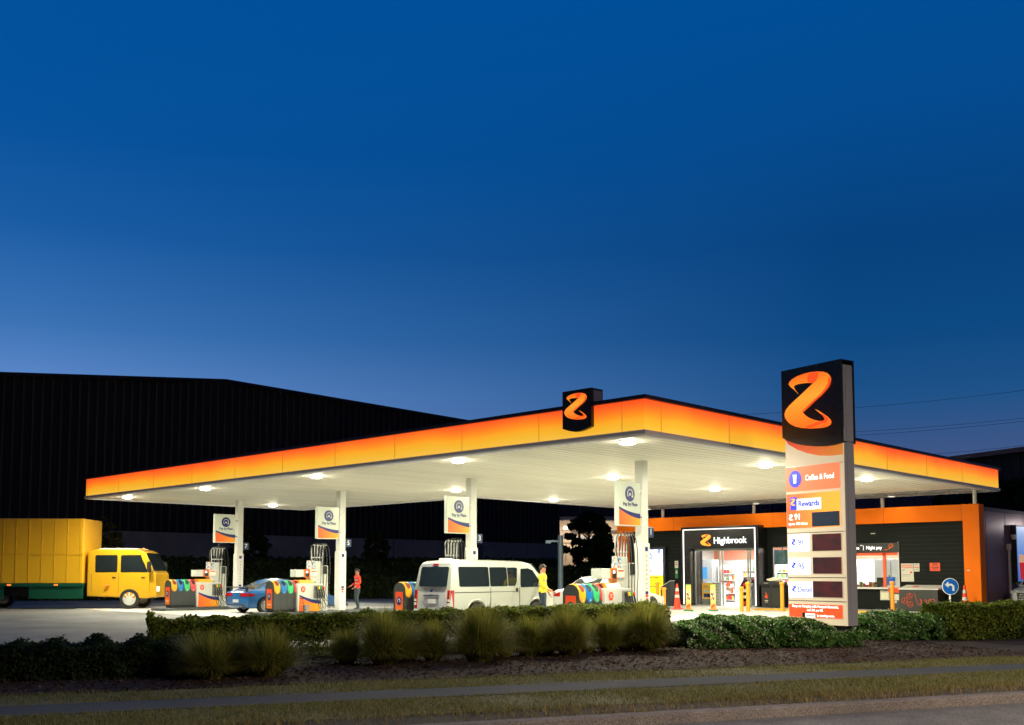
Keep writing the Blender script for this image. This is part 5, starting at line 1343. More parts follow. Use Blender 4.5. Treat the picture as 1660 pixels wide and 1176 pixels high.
MB().box(-.3, .3, 0, .02, .25, 1.0).build('poster_sheet', mat('poster_amber', lin(245, 175, 50), .4, emit=lin(245, 175, 50), es=.25), T)
MB().box(-.2, .15, -.008, 0, .32, .5).box(-.05, .2, -.008, 0, .38, .42).build('phone_picture', NAVY, T); MB().box(-.22, .2, -.008, 0, .56, .68).build('white_patch', PAP, T); MB().box(-.22, .05, -.008, 0, .85, .88).box(-.22, .12, -.008, 0, .79, .82).build('print', GREYM, T)
MB().box(-.28, .28, 0, .1, 0, .25).build('stand', GREYM, T)

# side wall items
T = thing('side_advert', 'illuminated advert with red cup on blue, mounted on the dark side wall', 'advert', (44.8, 14.6, 0))
MB().box(0, 3.2, -.2, 0, 1.15, 3.55).build('light_box', mat('box_black', (.015, .015, .018), .4), T)
MB().box(.06, 3.14, -.21, -.2, 1.22, 3.48).build('picture', grad_mat('blue_picture', [(0, s2l((70, 110, 190))), (.5, s2l((110, 150, 215))), (1, s2l((170, 195, 235)))], 2, 0, 1, .8, coord='Generated', wob=.6), T)
MB().prism([(.35, 1.3), (.75, 1.3), (.9, 2.0), (.25, 2.0)], -.22, -.21).build('cup_picture', mat('cup_red', lin(200, 40, 45), .4, emit=lin(200, 40, 45), es=.7), T)
MB().prism([(.2, 2.0), (.95, 2.0), (.9, 2.3), (.3, 2.35)], -.222, -.21).build('cream_picture', mat('cream_lit', lin(225, 170, 130), .4, emit=lin(225, 170, 130), es=.7), T)
MB().box(-.3, 0, -.14, -.08, 3.05, 3.12).box(-.12, 0, -.2, -.06, 2.95, 3.15).build('hinge_bracket', WHITE, T)
T = thing('downpipe', 'pale downpipe running down the dark side wall', 'pipe', (44.2, 14.5, 0))
MB().tube([(0, 0, 0), (0, 0, 2.55)], .055, 12).box(-.09, .09, -.07, .07, 2.5, 2.75).build('pipe', mat('pipe_grey', (.6, .5, .48), .4), T, smooth=40)
T = thing('wall_floodlight', 'small floodlight washing the top of the dark side wall', 'light', (48.6, 13.2, 3.7))
MB().box(-.2, .2, -.08, .08, -.06, .06).tube([(0, 0, 0), (0, .7, .1)], .02, 6).build('lamp_body', BLACK, T)
MB().box(-.17, .17, .081, .087, -.05, .05).build('lens', mat('flood_lens', (.9, .9, .9), .3, emit=(1, .95, .92), es=6), T)
lamp_obj('lamp', 0, .12, 0, .3, 30, (1, .88, .84), T, (R(90), 0, 0))

# round blue arrow sign on post
p = cw(15.75, 37.0)
T = thing('arrow_sign', 'round blue sign with white left-turn arrow on a post behind the right hedge', 'road sign', p, HEAD - PI / 2)
MB().lathe([(.30, -.02), (.30, .0)], (0, 0, 1.09), 36, 'y').build('rim', WHITE, T)
MB().lathe([(.275, -.026), (.275, -.02)], (0, 0, 1.09), 36, 'y').build('disc', mat('sign_blue', lin(10, 95, 190), .35), T)
MB().prism([(.14, .93), (.07, .93), (.07, 1.08), (.03, 1.12), (-.07, 1.12), (-.07, 1.04), (-.2, 1.155), (-.07, 1.27), (-.07, 1.19), (.06, 1.19), (.14, 1.11)], -.032, -.026).build('arrow', WHITE, T)
MB().tube([(0, .03, 0), (0, .03, 1.3)], .03, 10).build('post', WHITE, T, smooth=40)
# ------------------------------------------------------------------ background buildings
def corr_mat(name, col, period, axis=0, rough=.5, metal=.2, depth=.5):
    m = bpy.data.materials.new(name); m.use_nodes = True; t = m.node_tree; b = t.nodes["Principled BSDF"]
    tcn = t.nodes.new("ShaderNodeTexCoord"); n = t.nodes.new("ShaderNodeTexNoise"); n.inputs["Scale"].default_value = .25; n.inputs["Detail"].default_value = 5
    t.links.new(tcn.outputs["Object"], n.inputs["Vector"]); r = ramp(t, [(.3, (*[c * .75 for c in col], 1)), (.7, (*[c * 1.2 for c in col], 1))], 'LINEAR')
    t.links.new(n.outputs["Fac"], r.inputs[0]); t.links.new(r.outputs[0], b.inputs["Base Color"]); b.inputs["Roughness"].default_value = rough; b.inputs["Metallic"].default_value = metal
    return m
WU = 70.0
wtop = [pu(x, y, WU) for x, y in ((0, 607), (363, 618), (757, 683), (930, 712))]
conc = 4.5
xa, xb = -30.0, 79.6
apex = wtop[1]
tp = [(xa, wtop[0][1] - .11 * (wtop[0][0] - xa)), (wtop[0][0], wtop[0][1]), apex, (xb, wtop[2][1] - (xb - wtop[2][0]) * .02)]
WH = thing('warehouse', 'huge dark warehouse with ribbed cladding above grey concrete panels', 'warehouse', (0, WU, 0))
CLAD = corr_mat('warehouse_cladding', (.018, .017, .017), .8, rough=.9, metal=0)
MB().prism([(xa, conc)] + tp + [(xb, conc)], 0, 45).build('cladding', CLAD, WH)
b = MB()
x = xa
def topz(x):
    for (x0, z0), (x1, z1) in zip(tp, tp[1:]):
        if x0 <= x <= x1: return z0 + (z1 - z0) * (x - x0) / (x1 - x0)
    return tp[-1][1]
while x < xb:
    b.box(x, x + .13, -.1, 0, conc, topz(x) - .1); x += .62
b.build('cladding_rib', mat('rib_brown', (.07, .055, .048), .8), WH)
CONC = mat('tilt_concrete', (.3, .26, .24), .8, noise=.25, nscale=.3)
MB().box(xa, xb, -.06, .3, -.1, conc).build('concrete_wall', CONC, WH)
b = MB()
for x in (32, 40.5, 49, 57.5, 66, 74.5): b.box(x - .03, x + .03, -.065, -.05, 0, conc)
b.build('panel_joint', BLACK, WH)
pts = [(x, z) for x, z in tp]
b = MB()
for (x0, z0), (x1, z1) in zip(pts, pts[1:]): b.hexa([(x0, -.3, z0 - .1), (x1, -.3, z1 - .1), (x1, .2, z1 - .1), (x0, .2, z0 - .1), (x0, -.3, z0 + .12), (x1, -.3, z1 + .12), (x1, .2, z1 + .12), (x0, .2, z0 + .12)])
b.build('roof_edge', CAP, WH)
MB().box(66.0, 68.4, -.1, -.05, 0, 4.2).build('roller_door', mat('roller_door', (.12, .12, .16), .6), WH)
# blue ribbed warehouse behind the shop
RB_ = thing('blue_warehouse', 'blue ribbed metal warehouse behind the shop roof', 'warehouse', (78, 0, 0))
BLC = corr_mat('blue_cladding', (.07, .085, .17), 1, rough=.5, metal=.4); TLC = corr_mat('teal_cladding', (.04, .085, .10), 1, rough=.5, metal=.4)
yl, zl = pv(1065, 822, 78); yr, zr = pv(1560, 745, 78)
MB().box(0, 30, yr + 2, yl, 0, 8.2).build('cladding', BLC, RB_)
b = MB(); y = yr + 2
while y < yl: b.box(-.06, 0, y, y + .12, 0, 8.2); y += .55
b.build('cladding_rib', BLC, RB_)
b = MB(); b.box(-.12, -.06, 46.5, 48.0, 6.9, 8.1).box(-.2, -.1, 44.6, 44.7, 5, 8.2).box(-.2, -.1, 45.5, 45.6, 5, 8.2)
for k in range(7): b.box(-.2, -.1, 44.6, 45.6, 5.1 + .45 * k, 5.17 + .45 * k)
b.build('ladder', mat('ladder_grey', (.16, .18, .26), .5), RB_)
T = thing('teal_warehouse', 'teal ribbed warehouse with a sloping roofline at the right edge', 'warehouse', (74, 0, 0))
y0, z0 = pv(1545, 747, 74); y1, z1 = pv(1700, 728, 74)
MB().xprism([(y0 + 1.5, 0), (y0 + 1.5, z0 - .12), (y1 - 12, z1 + .6), (y1 - 12, 0)], 0, 30).build('cladding', TLC, T)
b = MB(); y = y1 - 12
while y < y0 + 1.5:
    zt = z0 + (z1 + .6 - z0) * (y0 - y) / (y0 - y1 + 12); b.box(-.08, 0, y, y + .14, 0, zt); y += .6
b.build('cladding_rib', TLC, T)
MB().xprism([(y0 + 1.7, z0 - .15), (y0 + 1.7, z0 + .15), (y1 - 12, z1 + 1.0), (y1 - 12, z1 + .6)], -.6, 30).build('roof_edge', GREYM, T)
# distant lit warehouse in the gap
DW = 118.0
def dp(px, py): # vertical plane facing the camera at depth DW
    return px, py
o0 = cw(0, 125); an = HEAD - PI / 2
T = thing('lit_warehouse', 'distant cream warehouse wall lit by lamps, seen in the gap between buildings', 'warehouse', o0, an)
def q(px, py): p = on_plane(px, py, o0, Vector((math.cos(HEAD), math.sin(HEAD), 0))) - o0; return p.dot(Vector((math.cos(an), math.sin(an), 0))), p.z
x0, _ = q(880, 845); x1, _ = q(1075, 845); _, ze = q(950, 845); _, zt = q(950, 800); _, zw = q(950, 872); _, zg = q(950, 912)
LITW = mat('cream_wall', (.5, .42, .33), .7, noise=.1, nscale=.2)
MB().box(x0, x1, 0, 20, 0, ze).build('wall', LITW, T)
MB().box(x0, x1, -3.5, 20, ze, zt).build('upper_cladding', mat('navy_cladding', (.02, .035, .06), .5), T)
MB().box(x0, x1, -3.6, -3.5, ze - .1, ze + .35).box(x0, x1, -.1, 0, zw - .15, zw + .15).build('fascia_line', mat('pale_edge', (.3, .32, .38), .5), T)
MB().box(x0, x1, -.15, -.02, ze - 1.6, zw + .9).build('dark_band', mat('dark_band', (.06, .05, .045), .6), T)
xs0, zs0 = q(906, 862); xs1, zs1 = q(926, 858)
MB().box(xs0 - .6, xs1, -.2, -.1, zw + .15, zw + .85).build('name_board', mat('board_pale', (.35, .3, .28), .6), T)
b = MB(); xx = x0
while xx < x1: b.box(xx, xx + .06, -7, -6.94, zg, zg + 2.2); xx += 1.2
b.box(x0, x1, -7, -6.95, zg + 2.1, zg + 2.2); b.build('yard_railing', BLACK, T)
for px, py, pw in ((914.5, 856, 900), (960, 858, 260), (1000.5, 856, 700)):
    xx, zz_ = q(px, py)
    L = thing('yard_lamp', 'warm white lamp on the distant warehouse, ' + {914.5: 'left of the dark trees', 960: 'small one glimpsed through the tree', 1000.5: 'right of the dark trees'}[px], 'lamp', o0 + Vector((math.cos(an) * xx, math.sin(an) * xx, 0)) - Vector((math.cos(HEAD), math.sin(HEAD), 0)) * 2.8 + Vector((0, 0, zz_ * .98)), an, 'lamps on the distant warehouse')
    bm_ = MB().lathe([(.0001, -.22), (.2, -.12), (.24, .0), (.2, .12), (.0001, .22)], n=14).build('lamp_globe', mat('warm_globe', (.9, .8, .6), .3, emit=(1, .72, .45), es=14), L, smooth=80)
    MB().box(-.08, .08, -.08, .08, .18, .5).build('lamp_arm', BLACK, L)
    pl = bpy.data.lights.new('lamp', 'POINT'); pl.energy = pw; pl.color = (1, .78, .55); pl.shadow_soft_size = .3
    po = bpy.data.objects.new('lamp', pl); COL.objects.link(po); po.parent = L; po.location = (0, -.6, -.2)

# poles
def pole(name, label, px, py0, py1, D, r, m, cat='pole', extra=None):
    X = (px - 830) / FPX * D; p = cw(X, D)
    d = on_plane(px, py0, p, Vector((math.cos(HEAD), math.sin(HEAD), 0)))
    T = thing(name, label, cat, p, HEAD - PI / 2); h = d.z
    MB().tube([(0, 0, 0), (0, 0, h)], r, 12).build('post', m, T, smooth=40)
    if extra: extra(T, h)
    return T
BG = mat('blue_grey_steel', (.10, .15, .2), .4, .3)
pole('cctv_pole', 'blue grey post with small camera behind the white van', 908.5, 868, 960, 52, .14, BG, extra=lambda T, h: MB().box(-.55, 0, -.05, .05, h - .35, h - .25).box(-.75, -.5, -.09, .09, h - .42, h - .26).build('camera', BG, T))
pole('lamp_pole', 'thin dark lighting pole in front of the distant trees', 939, 745, 908, 100, .14, mat('pole_dark', (.05, .06, .08), .5))
pole('sign_post', 'thin blue post behind the leftmost pump', 355, 850, 930, 56, .06, BG)
T = thing('power_pole', 'timber power pole standing beyond the canopy', 'pole', cw(12.76, 110)); MB().tube([(0, 0, 0), (0, 0, 17)], .16, 10).box(-1.2, 1.2, -.08, .08, 16.4, 16.6).build('post', mat('timber', (.08, .06, .045), .8), T)
T = thing('power_pole', 'timber power pole outside the right edge of the view', 'pole', cw(72, 110)); MB().tube([(0, 0, 0), (0, 0, 24)], .16, 10).box(-1.2, 1.2, -.08, .08, 21.4, 21.6).build('post', MATS['timber'], T)
for k, (pa, pb, lab) in enumerate((((1050, 677), (1660, 627), 'top black cable crossing the sky right of the price sign'), ((1050, 709), (1660, 672), 'middle black cable crossing the sky above the canopy'), ((1050, 716), (1660, 677), 'second of the close pair of cables above the canopy'), ((1250, 740), (1660, 716), 'lowest black cable just above the canopy roof at the right'))):
    A = on_plane(*pa, cw(0, 110), Vector((math.cos(HEAD), math.sin(HEAD), 0))); B = on_plane(*pb, cw(0, 110), Vector((math.cos(HEAD), math.sin(HEAD), 0)))
    B = A + (B - A) * 1.18
    b = MB().tube([A.lerp(B, t_) - Vector((0, 0, .8 * 4 * t_ * (1 - t_) - .0)) for t_ in [i / 16 for i in range(17)]], .017, 5)
    tag(b.build('power_cable', BLACK), lab, 'cable', 'overhead cables at the right')

# ------------------------------------------------------------------ vegetation
def leafmat(name, stops, rough=.55, trans=.48):
    m = bpy.data.materials.new(name); m.use_nodes = True; t = m.node_tree; b = t.nodes["Principled BSDF"]
    gn = t.nodes.new("ShaderNodeNewGeometry"); r = ramp(t, [(p, (*c, 1)) for p, c in stops], 'LINEAR'); t.links.new(gn.outputs["Random Per Island"], r.inputs[0])
    t.links.new(r.outputs[0], b.inputs["Base Color"]); b.inputs["Roughness"].default_value = rough
    b.inputs["Specular IOR Level"].default_value = .12
    tl_ = t.nodes.new("ShaderNodeBsdfTranslucent"); ms = t.nodes.new("ShaderNodeMixShader"); ms.inputs[0].default_value = trans
    t.links.new(r.outputs[0], tl_.inputs[0]); t.links.new(b.outputs[0], ms.inputs[1]); t.links.new(tl_.outputs[0], ms.inputs[2])
    t.links.new(ms.outputs[0], t.nodes["Material Output"].inputs[0])
    return m
L_hedge = leafmat('hedge_leaf', [(0, (.06, .10, .014)), (.5, (.16, .22, .028)), (.85, (.28, .32, .045)), (1, (.38, .36, .07))])
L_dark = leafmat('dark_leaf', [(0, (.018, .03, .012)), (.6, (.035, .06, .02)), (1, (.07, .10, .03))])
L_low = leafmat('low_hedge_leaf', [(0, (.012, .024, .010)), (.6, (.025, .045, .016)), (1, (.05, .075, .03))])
L_shrub = leafmat('shrub_leaf', [(0, (.03, .09, .02)), (.5, (.10, .24, .05)), (1, (.26, .42, .12))], .4)
L_flower = leafmat('cream_flower', [(0, (.75, .7, .55)), (1, (.85, .78, .68))])
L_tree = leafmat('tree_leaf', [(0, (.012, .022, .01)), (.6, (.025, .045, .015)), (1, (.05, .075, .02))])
L_ytree = leafmat('olive_leaf', [(0, (.05, .05, .015)), (.6, (.11, .10, .03)), (1, (.18, .16, .05))])
L_tus = leafmat('tussock_blade', [(0, (.10, .13, .02)), (.45, (.26, .29, .045)), (.8, (.42, .39, .07)), (1, (.46, .3, .12))], .6)
L_grass = leafmat('verge_blade', [(0, (.12, .135, .035)), (.5, (.23, .22, .075)), (1, (.36, .32, .15))], .7)
BARK = mat('bark', (.05, .035, .025), .85, noise=.3, nscale=20)
def leaves(name, P, N, size, m, parent=None, asp=1.7, rnd=.6, loc=None):
    P = np.asarray(P, float); n = len(P)
    N = np.asarray(N, float) + rng.normal(0, rnd, (n, 3)); N /= np.linalg.norm(N, axis=1)[:, None] + 1e-9
    A = np.cross(N, rng.normal(0, 1, (n, 3))); A /= np.linalg.norm(A, axis=1)[:, None] + 1e-9
    B = np.cross(N, A); s = size * rng.uniform(.6, 1.35, (n, 1))
    V = np.stack([P - A * s * asp / 2, P + B * s / 2 + N * s * .12, P + A * s * asp / 2, P - B * s / 2 + N * s * .12], 1).reshape(-1, 3)
    me = bpy.data.meshes.new(name); me.vertices.add(4 * n); me.vertices.foreach_set('co', V.ravel())
    me.loops.add(4 * n); me.loops.foreach_set('vertex_index', np.arange(4 * n, dtype=np.int32)); me.polygons.add(n)
    me.polygons.foreach_set('loop_start', np.arange(0, 4 * n, 4, dtype=np.int32)); me.polygons.foreach_set('loop_total', np.full(n, 4, dtype=np.int32))
    me.materials.append(m); me.update(calc_edges=True); me.validate()
    o = bpy.data.objects.new(name, me); COL.objects.link(o)
    if parent is not None: o.parent = parent
    if loc is not None: o.location = loc
    return o
def sn(p, f, ph): return np.sin(p[:, 0] * f + ph) * np.cos(p[:, 1] * f * 1.3 + ph * 2) + .6 * np.sin(p[:, 0] * f * 2.7 + p[:, 2] * f * 2 + ph)
def hedge(label, a, b, w, h0, h1, n, m, size=.04, core=True, low=0.0, cat='hedge', name='hedge', twigs=True, group=None, rough=.035):
    """clipped hedge along the ground line a->b, width w, rising from h0 to h1"""
    a = Vector((a[0], a[1], 0)); b = Vector((b[0], b[1], 0)); d = b - a; L = d.length; ang = math.atan2(d.y, d.x)
    T = thing(name, label, cat, a, ang, group)
    u = rng.uniform(0, 1, n); hh = h0 + (h1 - h0) * u
    f = rng.uniform(0, 1, n); per = hh * 2 + w
    s = f * per
    y = np.where(s < hh, -w / 2, np.where(s < hh + w, s - hh - w / 2, w / 2)); z = np.where(s < hh, s, np.where(s < hh + w, hh, per - s))
    ny = np.where(s < hh, -1.0, np.where(s < hh + w, 0, 1)); nz = np.where((s >= hh) & (s < hh + w), 1.0, 0)
    x = u * L
    endm = rng.uniform(0, 1, n) < (w * 2 / (per.mean() * 2 + 2 * w)) * w / L * 3
    x = np.where(endm, np.where(rng.uniform(0, 1, n) < .5, 0, L), x); y = np.where(endm, rng.uniform(-w / 2, w / 2, n), y); z = np.where(endm, rng.uniform(0, 1, n) * hh, z)
    P = np.stack([x, y, z], 1); Nn = np.stack([np.where(endm, np.where(x < L / 2, -1, 1), 0) * 1.0, ny, nz + .3], 1)
    P += Nn * (rough * sn(P, 4.0, 1.0)[:, None]) - Nn * np.abs(rng.normal(0, .045, n))[:, None] + rng.normal(0, .015, (n, 3))
    # soften the corners
    c = np.clip((z / hh - .82) / .18, 0, 1) * (np.abs(ny)); P[:, 1] *= 1 - .12 * c
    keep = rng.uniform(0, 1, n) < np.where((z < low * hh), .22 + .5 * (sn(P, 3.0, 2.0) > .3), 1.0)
    keep &= P[:, 2] > .01
    leaves('foliage', P[keep], Nn[keep], size, m, T)
    if core:
        zb = max(.05, low * h0)
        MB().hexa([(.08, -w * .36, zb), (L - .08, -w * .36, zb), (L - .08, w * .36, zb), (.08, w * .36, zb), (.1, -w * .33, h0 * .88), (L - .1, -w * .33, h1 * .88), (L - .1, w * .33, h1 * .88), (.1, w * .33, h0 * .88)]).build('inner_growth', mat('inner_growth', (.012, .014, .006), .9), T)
    if twigs:
        tb = MB(); k = int(L * 7)
        for i in range(k):
            x = random.uniform(.05, L - .05); y = random.uniform(-w * .4, w * .4)
            tb.tube([(x, y, 0), (x + random.uniform(-.06, .06), y + random.uniform(-.05, .05), .25), (x + random.uniform(-.15, .15), y + random.uniform(-.12, .12), h0 * .7)], .009, 4, .004, False)
        tb.build('stems', BARK, T)
    return T
hs = cw(-6.68, 19.0)
P0, P1 = hs, hs + wd * 10.65
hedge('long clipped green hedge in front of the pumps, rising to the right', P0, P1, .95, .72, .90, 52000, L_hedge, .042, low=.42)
# right hedge
hr = at(1524, 1038, 0) ; hr = cw(10.2, 24.6)
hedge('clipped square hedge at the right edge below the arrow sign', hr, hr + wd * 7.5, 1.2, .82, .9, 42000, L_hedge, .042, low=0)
# low dark hedge at the left
hl = wn * 17.3 + wd * (-7.5)
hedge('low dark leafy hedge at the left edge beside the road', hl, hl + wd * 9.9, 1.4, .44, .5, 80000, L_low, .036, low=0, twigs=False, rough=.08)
# hedges behind the forecourt
hb0 = at(75, 968, 0)
def bh(pxa, pxb, D0_, D1_, h, w, lab, n=16000):
    a = cw((pxa - 830) / FPX * D0_, D0_); b_ = cw((pxb - 830) / FPX * D1_, D1_)
    return hedge(lab, a, b_, w, h, h, n, L_dark, .13, twigs=False, rough=.08, group='hedges behind the forecourt')
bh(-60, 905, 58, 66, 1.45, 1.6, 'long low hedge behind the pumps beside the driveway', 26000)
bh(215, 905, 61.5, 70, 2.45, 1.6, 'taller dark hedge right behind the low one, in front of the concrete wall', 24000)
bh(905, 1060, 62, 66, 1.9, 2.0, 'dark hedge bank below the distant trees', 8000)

def shrub(label, cx, cy, rx, ry, h, ang, n, nf, m=L_shrub, size=.058, name='flowering_shrub', seed=1, cat='shrub', group=None):
    T = thing(name, label, cat, (cx, cy, 0), ang, group)
    th = rng.uniform(0, 2 * PI, n + nf); ph = np.arccos(rng.uniform(0, 1, n + nf))
    dx, dy, dz = np.sin(ph) * np.cos(th), np.sin(ph) * np.sin(th), np.cos(ph)
    N = np.stack([dx, dy, dz], 1)
    e = .75
    P = np.stack([np.sign(dx) * np.abs(dx) ** e * rx, np.sign(dy) * np.abs(dy) ** e * ry, np.abs(dz) ** .6 * h], 1)
    k = 1 + .085 * sn(P + seed, 2.2, seed) + .07 * sn(P - seed, 5.5, seed + 2) ; P *= k[:, None]
    P -= N * np.abs(rng.normal(0, .07, n + nf))[:, None]; P[:, 2] = np.maximum(P[:, 2], .02)
    leaves('foliage', P[:n], N[:n], size, m, T, rnd=.8)
    if nf: leaves('blossom', P[n:] + N[n:] * .05, N[n:], size * .6, L_flower, T, asp=1.0)
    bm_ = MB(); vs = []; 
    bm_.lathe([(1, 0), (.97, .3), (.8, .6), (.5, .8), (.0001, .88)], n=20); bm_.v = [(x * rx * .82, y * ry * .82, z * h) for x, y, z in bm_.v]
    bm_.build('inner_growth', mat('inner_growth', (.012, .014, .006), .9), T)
    return T
def bedpt(px, p):  # point in the garden bed: pixel column px at perpendicular distance p from the camera
    a = (px - 830) / FPX; c, s = math.cos(R(69)), math.sin(R(69))
    D = p / (s - a * c); return cw(a * D, D)
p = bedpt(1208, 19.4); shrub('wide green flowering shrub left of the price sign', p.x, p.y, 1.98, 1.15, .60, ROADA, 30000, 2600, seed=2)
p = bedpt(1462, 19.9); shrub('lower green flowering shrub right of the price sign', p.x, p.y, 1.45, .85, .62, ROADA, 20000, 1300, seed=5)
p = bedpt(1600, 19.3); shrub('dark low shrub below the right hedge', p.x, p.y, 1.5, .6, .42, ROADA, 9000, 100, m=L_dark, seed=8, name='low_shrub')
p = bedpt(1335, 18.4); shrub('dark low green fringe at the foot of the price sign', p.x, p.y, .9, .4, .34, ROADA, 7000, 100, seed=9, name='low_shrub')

def tussock(label, px, p, r, h, n=1500, seed=0):
    c = bedpt(px, p)
    T = thing('tussock', label, 'tussock grass', c, random.uniform(0, 6), 'tussock grasses along the front hedge')
    lean = random.uniform(0, 6.28); lk = random.uniform(.05, .28)
    az = rng.uniform(0, 2 * PI, n); le = h * rng.uniform(.75, 1.25, n); sp = rng.uniform(.02, 1, n) ** .8
    r0 = rng.uniform(0, .25 * r, n); phi = np.arccos(rng.uniform(.08, 1, n)); kk = rng.uniform(.6, 1.28, n); tipr = r * 1.05 * np.sin(phi) * kk; tipz = h * np.cos(phi) ** .8 * kk * .95 + .02; segs = 5; wdt = rng.uniform(.004, .008, n); tipr = tipr * (1 + lk * np.cos(az - lean)) * (1 + .16 * np.sin(az * 3 + lean)); tipz = tipz * (1 + .14 * np.sin(az * 4 + lean * 2) * np.sin(phi))
    vs = np.zeros((n, (segs + 1) * 2, 3)); out = r * sp * 1.05
    for k in range(segs + 1):
        t_ = k / segs
        q0, q1, q2 = (1 - t_) ** 2, 2 * t_ * (1 - t_), t_ * t_
        rad = r0 * q0 + (r0 + tipr * .42) * q1 + tipr * q2; z = (tipz * .75 + .26 * h * np.sin(phi)) * q1 + tipz * q2
        px_, py_ = rad * np.cos(az), rad * np.sin(az); w = wdt * (1 - t_ * .85)
        vs[:, 2 * k] = np.stack([px_ - np.sin(az) * w, py_ + np.cos(az) * w, z], 1); vs[:, 2 * k + 1] = np.stack([px_ + np.sin(az) * w, py_ - np.cos(az) * w, z], 1)
    V = vs.reshape(-1, 3); F_ = []
    base = np.arange(n) * (segs + 1) * 2
    q = np.stack([np.stack([base + 2 * k, base + 2 * k + 1, base + 2 * k + 3, base + 2 * k + 2], 1) for k in range(segs)], 1).reshape(-1)
    nf = n * segs; me = bpy.data.meshes.new('blades'); me.vertices.add(len(V)); me.vertices.foreach_set('co', V.ravel())
    me.loops.add(4 * nf); me.loops.foreach_set('vertex_index', q.astype(np.int32)); me.polygons.add(nf)
    me.polygons.foreach_set('loop_start', np.arange(0, 4 * nf, 4, dtype=np.int32)); me.polygons.foreach_set('loop_total', np.full(nf, 4, dtype=np.int32))
    me.materials.append(L_tus); me.update(calc_edges=True)
    o = bpy.data.objects.new('blades', me); COL.objects.link(o); o.parent = T
tl = [(345, 16.1, .6, .66, 'first tussock from the left, behind the end of the low dark hedge'), (438, 16.2, .64, .72, 'second tussock from the left, wide and brownish'),
      (625, 17.5, .72, .86, 'big rounded tussock, third from the left'), (703, 17.9, .45, .66, 'small tussock left of the biggest one, below the white van'),
      (778, 17.5, .74, .92, 'biggest tussock in front of the white van'), (856, 18.2, .5, .7, 'small tussock right of the biggest one'),
      (920, 18.2, .56, .86, 'upright tussock below the white saloon'), (984, 18.6, .44, .76, 'small pointed tussock, second from the flowering shrub'),
      (1048, 18.6, .68, .92, 'large tussock next to the flowering shrub'), (1640, 19.8, .62, .72, 'tall tussock in front of the right hedge'), (1592, 19.7, .5, .6, 'small brown tussock at the foot of the right hedge')]
tl += [(566, 17.9, .42, .55, 'low scruffy tussock left of the big rounded one'), (664, 18.1, .4, .6, 'low tussock just right of the big rounded one'), (818, 18.3, .42, .62, 'narrow tussock between the biggest one and its right neighbour'),
       (888, 18.6, .36, .62, 'thin tussock left of the upright one'), (952, 18.7, .36, .6, 'thin tussock right of the upright one'), (1014, 18.9, .38, .66, 'thin tussock left of the large one by the flowering shrub'), (392, 16.6, .5, .58, 'low dark tussock between the two at the far left')]
for k, (px, p, r, h, lab) in enumerate(tl): tussock(lab, px, p, r, h, 5200 if h > .8 else 3800, k)

def grass(name, p0, p1, t0, t1, n, h, m, z0=0.0):
    t_ = rng.uniform(t0, t1, n); p = rng.uniform(p0, p1, n)
    dens = np.sin(t_ * 1.7 + p * 2.3) + np.sin(t_ * .6 - p * 1.1 + 2) + np.sin(t_ * 5.1) * .4
    k = rng.uniform(-2.6, 1.6, n) < dens; t_, p = t_[k], p[k]; n = len(t_)
    X = wd.x * t_ + wn.x * p; Y = wd.y * t_ + wn.y * p
    az = rng.uniform(0, 2 * PI, n); hh = h * rng.uniform(.4, 1.4, n); ln = hh * rng.uniform(.2, 1.3, n); w = .006
    bx_, by_ = np.cos(az), np.sin(az)
    V = np.stack([np.stack([X - by_ * w, Y + bx_ * w, np.full(n, z0)], 1), np.stack([X + by_ * w, Y - bx_ * w, np.full(n, z0)], 1), np.stack([X + bx_ * ln, Y + by_ * ln, z0 + hh], 1)], 1).reshape(-1, 3)
    me = bpy.data.meshes.new(name); me.vertices.add(3 * n); me.vertices.foreach_set('co', V.ravel()); me.loops.add(3 * n); me.loops.foreach_set('vertex_index', np.arange(3 * n, dtype=np.int32))
    me.polygons.add(n); me.polygons.foreach_set('loop_start', np.arange(0, 3 * n, 3, dtype=np.int32)); me.polygons.foreach_set('loop_total', np.full(n, 3, dtype=np.int32)); me.materials.append(m); me.update(calc_edges=True)
    o = bpy.data.objects.new(name, me); COL.objects.link(o); return tag(o, kind='stuff')
o = grass('grass', 11.1, 12.78, -14, 14, 120000, .035, L_grass); tag(o, 'dry mown grass on the verge between kerb and footpath', 'grass')
o = grass('grass', 13.70, 14.95, -14, 16, 60000, .04, L_grass, .0); tag(o, 'narrow strip of grass between footpath and garden bed', 'grass')
o = grass('dry_runners', 10.56, 11.35, -12, 14, 11000, .075, leafmat('runner', [(0, (.2, .16, .05)), (1, (.38, .28, .12))], .7)); tag(o, 'straggling dry grass runners over the soil edge by the kerb', 'grass')
# bark chips / leaf litter
n = 26000; t_ = rng.uniform(-15, 17, n); pp = rng.uniform(14.9, 20.8, n)
Pm = np.stack([wd.x * t_ + wn.x * pp, wd.y * t_ + wn.y * pp, rng.uniform(.015, .03, n)], 1)
o = leaves('bark_chips', Pm, np.tile([0, 0, 1.0], (n, 1)), .04, leafmat('bark_chip', [(0, (.04, .022, .015)), (.7, (.13, .07, .045)), (1, (.25, .15, .09))], .8), rnd=.3)
tag(o, 'loose bark chips covering the garden bed', 'bark', kind='stuff')

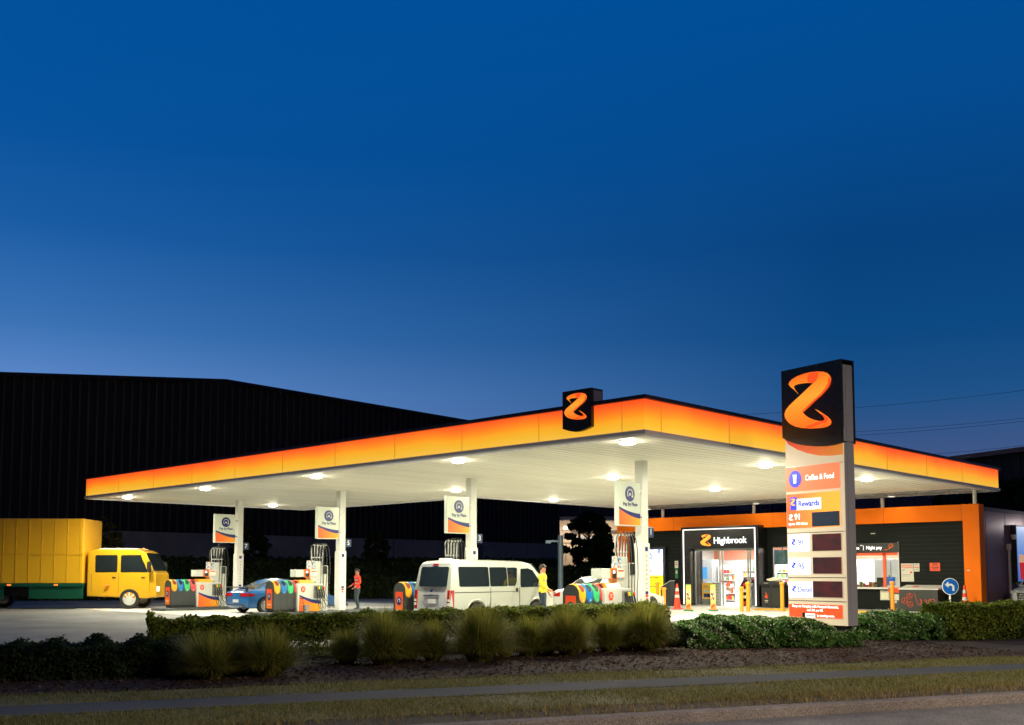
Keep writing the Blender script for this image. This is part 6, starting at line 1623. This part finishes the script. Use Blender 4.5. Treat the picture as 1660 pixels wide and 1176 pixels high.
def tree(label, px, D, h, r, m, n, size, name='tree', cone=False, trunk=.3, group=None, seed=0, gaps=.35):
    c = cw((px - 830) / FPX * D, D)
    T = thing(name, label, 'tree', c, 0, group); rs = np.random.default_rng(seed)
    tb = MB().tube(smooth_path([(0, 0, 0), (.05 * h * .1, 0, h * .25), (-.02 * h, 0, h * .5), (0, 0, h * .9)], 3), h * .016, 8, h * .004)
    C = []
    nl = 70
    for i in range(nl):
        f = rs.uniform(trunk, 1); az = rs.uniform(0, 2 * PI)
        rad = r * ((1.05 - f) / (1.05 - trunk) if cone else math.sin(PI * min(1, .12 + .86 * (f - trunk) / (1 - trunk))) ** .6)
        rr_ = rad * rs.uniform(.45, .95); cpt = np.array([rr_ * math.cos(az), rr_ * math.sin(az), h * f * .95])
        C.append((cpt, r * rs.uniform(.12, .24) * (.6 if cone and f > .8 else 1)))
        tb.tube([(0, 0, h * f * .75), (cpt[0] * .5, cpt[1] * .5, h * f * .86), tuple(cpt)], h * .006, 5, h * .002, False)
    C.append((np.array([0, 0, h * .93]), r * .25))
    tb.build('trunk', BARK, T)
    P = []; N = []
    for cpt, rr_ in C:
        k = n // len(C); v = rs.normal(0, 1, (k, 3)); v /= np.linalg.norm(v, axis=1)[:, None]; q = v * rr_ * rs.uniform(.3, 1.25, (k, 1)); q[:, 2] *= .7
        P.append(cpt + q); N.append(v)
    P = np.concatenate(P); N = np.concatenate(N)
    leaves('crown', P, N, size, m, T, rnd=.8)
    return T
def th(py, D): return CAM_H + (928 - py) / FPX * D
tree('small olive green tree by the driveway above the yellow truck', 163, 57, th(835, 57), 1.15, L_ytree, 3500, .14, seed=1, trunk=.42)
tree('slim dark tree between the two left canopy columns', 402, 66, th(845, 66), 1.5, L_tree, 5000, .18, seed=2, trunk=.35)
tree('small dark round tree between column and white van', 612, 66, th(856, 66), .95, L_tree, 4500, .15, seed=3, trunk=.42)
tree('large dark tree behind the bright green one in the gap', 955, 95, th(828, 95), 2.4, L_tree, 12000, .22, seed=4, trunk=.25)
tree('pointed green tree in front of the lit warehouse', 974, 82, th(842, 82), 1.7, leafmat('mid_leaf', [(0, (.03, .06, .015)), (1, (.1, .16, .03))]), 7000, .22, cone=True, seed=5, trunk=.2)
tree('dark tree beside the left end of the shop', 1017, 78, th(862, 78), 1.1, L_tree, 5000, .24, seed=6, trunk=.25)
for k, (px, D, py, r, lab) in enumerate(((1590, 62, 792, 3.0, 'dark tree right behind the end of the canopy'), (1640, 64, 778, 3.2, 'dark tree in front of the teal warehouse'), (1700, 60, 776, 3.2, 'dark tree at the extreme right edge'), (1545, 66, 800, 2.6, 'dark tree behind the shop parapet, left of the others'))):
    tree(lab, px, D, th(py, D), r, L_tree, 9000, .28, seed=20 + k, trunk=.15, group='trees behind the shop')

# fence behind the truck
def fence(label, pxa, pxb, D0_, D1_, h):
    a = cw((pxa - 830) / FPX * D0_, D0_); b_ = cw((pxb - 830) / FPX * D1_, D1_); d = b_ - a; L = d.length
    T = thing('metal_fence', label, 'fence', a, math.atan2(d.y, d.x)); b = MB(); x = 0
    while x < L: b.box(x - .012, x + .012, -.012, .012, .1, h); x += .14
    b.build('bars', BLACK, T); MB().box(0, L, -.02, .02, h - .12, h - .07).box(0, L, -.02, .02, .2, .25).build('rails', BLACK, T)
    x = 0
    while x <= L + .1: MB().box(x - .04, x + .04, -.04, .04, 0, h + .1).build('post', BLACK, T); x += L / 3
fence('black bar fence in front of the concrete wall at the left', 150, 335, 62, 63.5, 2.7)
fence('lower black bar fence continuing behind the canopy column', 335, 450, 63.5, 64.5, 2.35)
T = thing('fence_notice', 'pale grey notice hanging on the black fence', 'notice', cw((313 - 830) / FPX * 63.1, 63.1) , HEAD - PI / 2)
MB().box(-.14, -.02, -.2, -.18, 2.05, 2.6).box(.02, .14, -.2, -.18, 2.05, 2.6).build('board', mat('notice_grey', (.25, .27, .33), .5), T)

# added out-of-view street lamp, standing in for roadside light on the verge and planting
def added_street_lamp(label, X, Y, power):
    T = thing('added_street_lamp', label, 'added street lamp', cw(X, Y) + Vector((0, 0, -.12)), HEAD - PI / 2)
    MB().tube([(0, 0, 0), (0, 0, 7.6), (0, .3, 8.3), (0, 1.6, 8.6)], .09, 12, .05).build('pole', GREYM, T, smooth=50)
    MB().box(-.14, .14, 1.5, 2.2, 8.55, 8.68).build('lamp_head', GREYM, T, bevel=.03)
    MB().box(-.11, .11, 1.55, 2.15, 8.53, 8.55).build('lens', mat('added_lamp_lens', (.9, .8, .6), .4, emit=(1, .75, .45), es=30), T)
    lamp_obj('lamp', 0, 1.85, 8.5, .5, power, (1, .83, .62), T)
added_street_lamp('grey street lamp added out of view, standing in for warm roadside light', 13.5, 2.5, 4800)
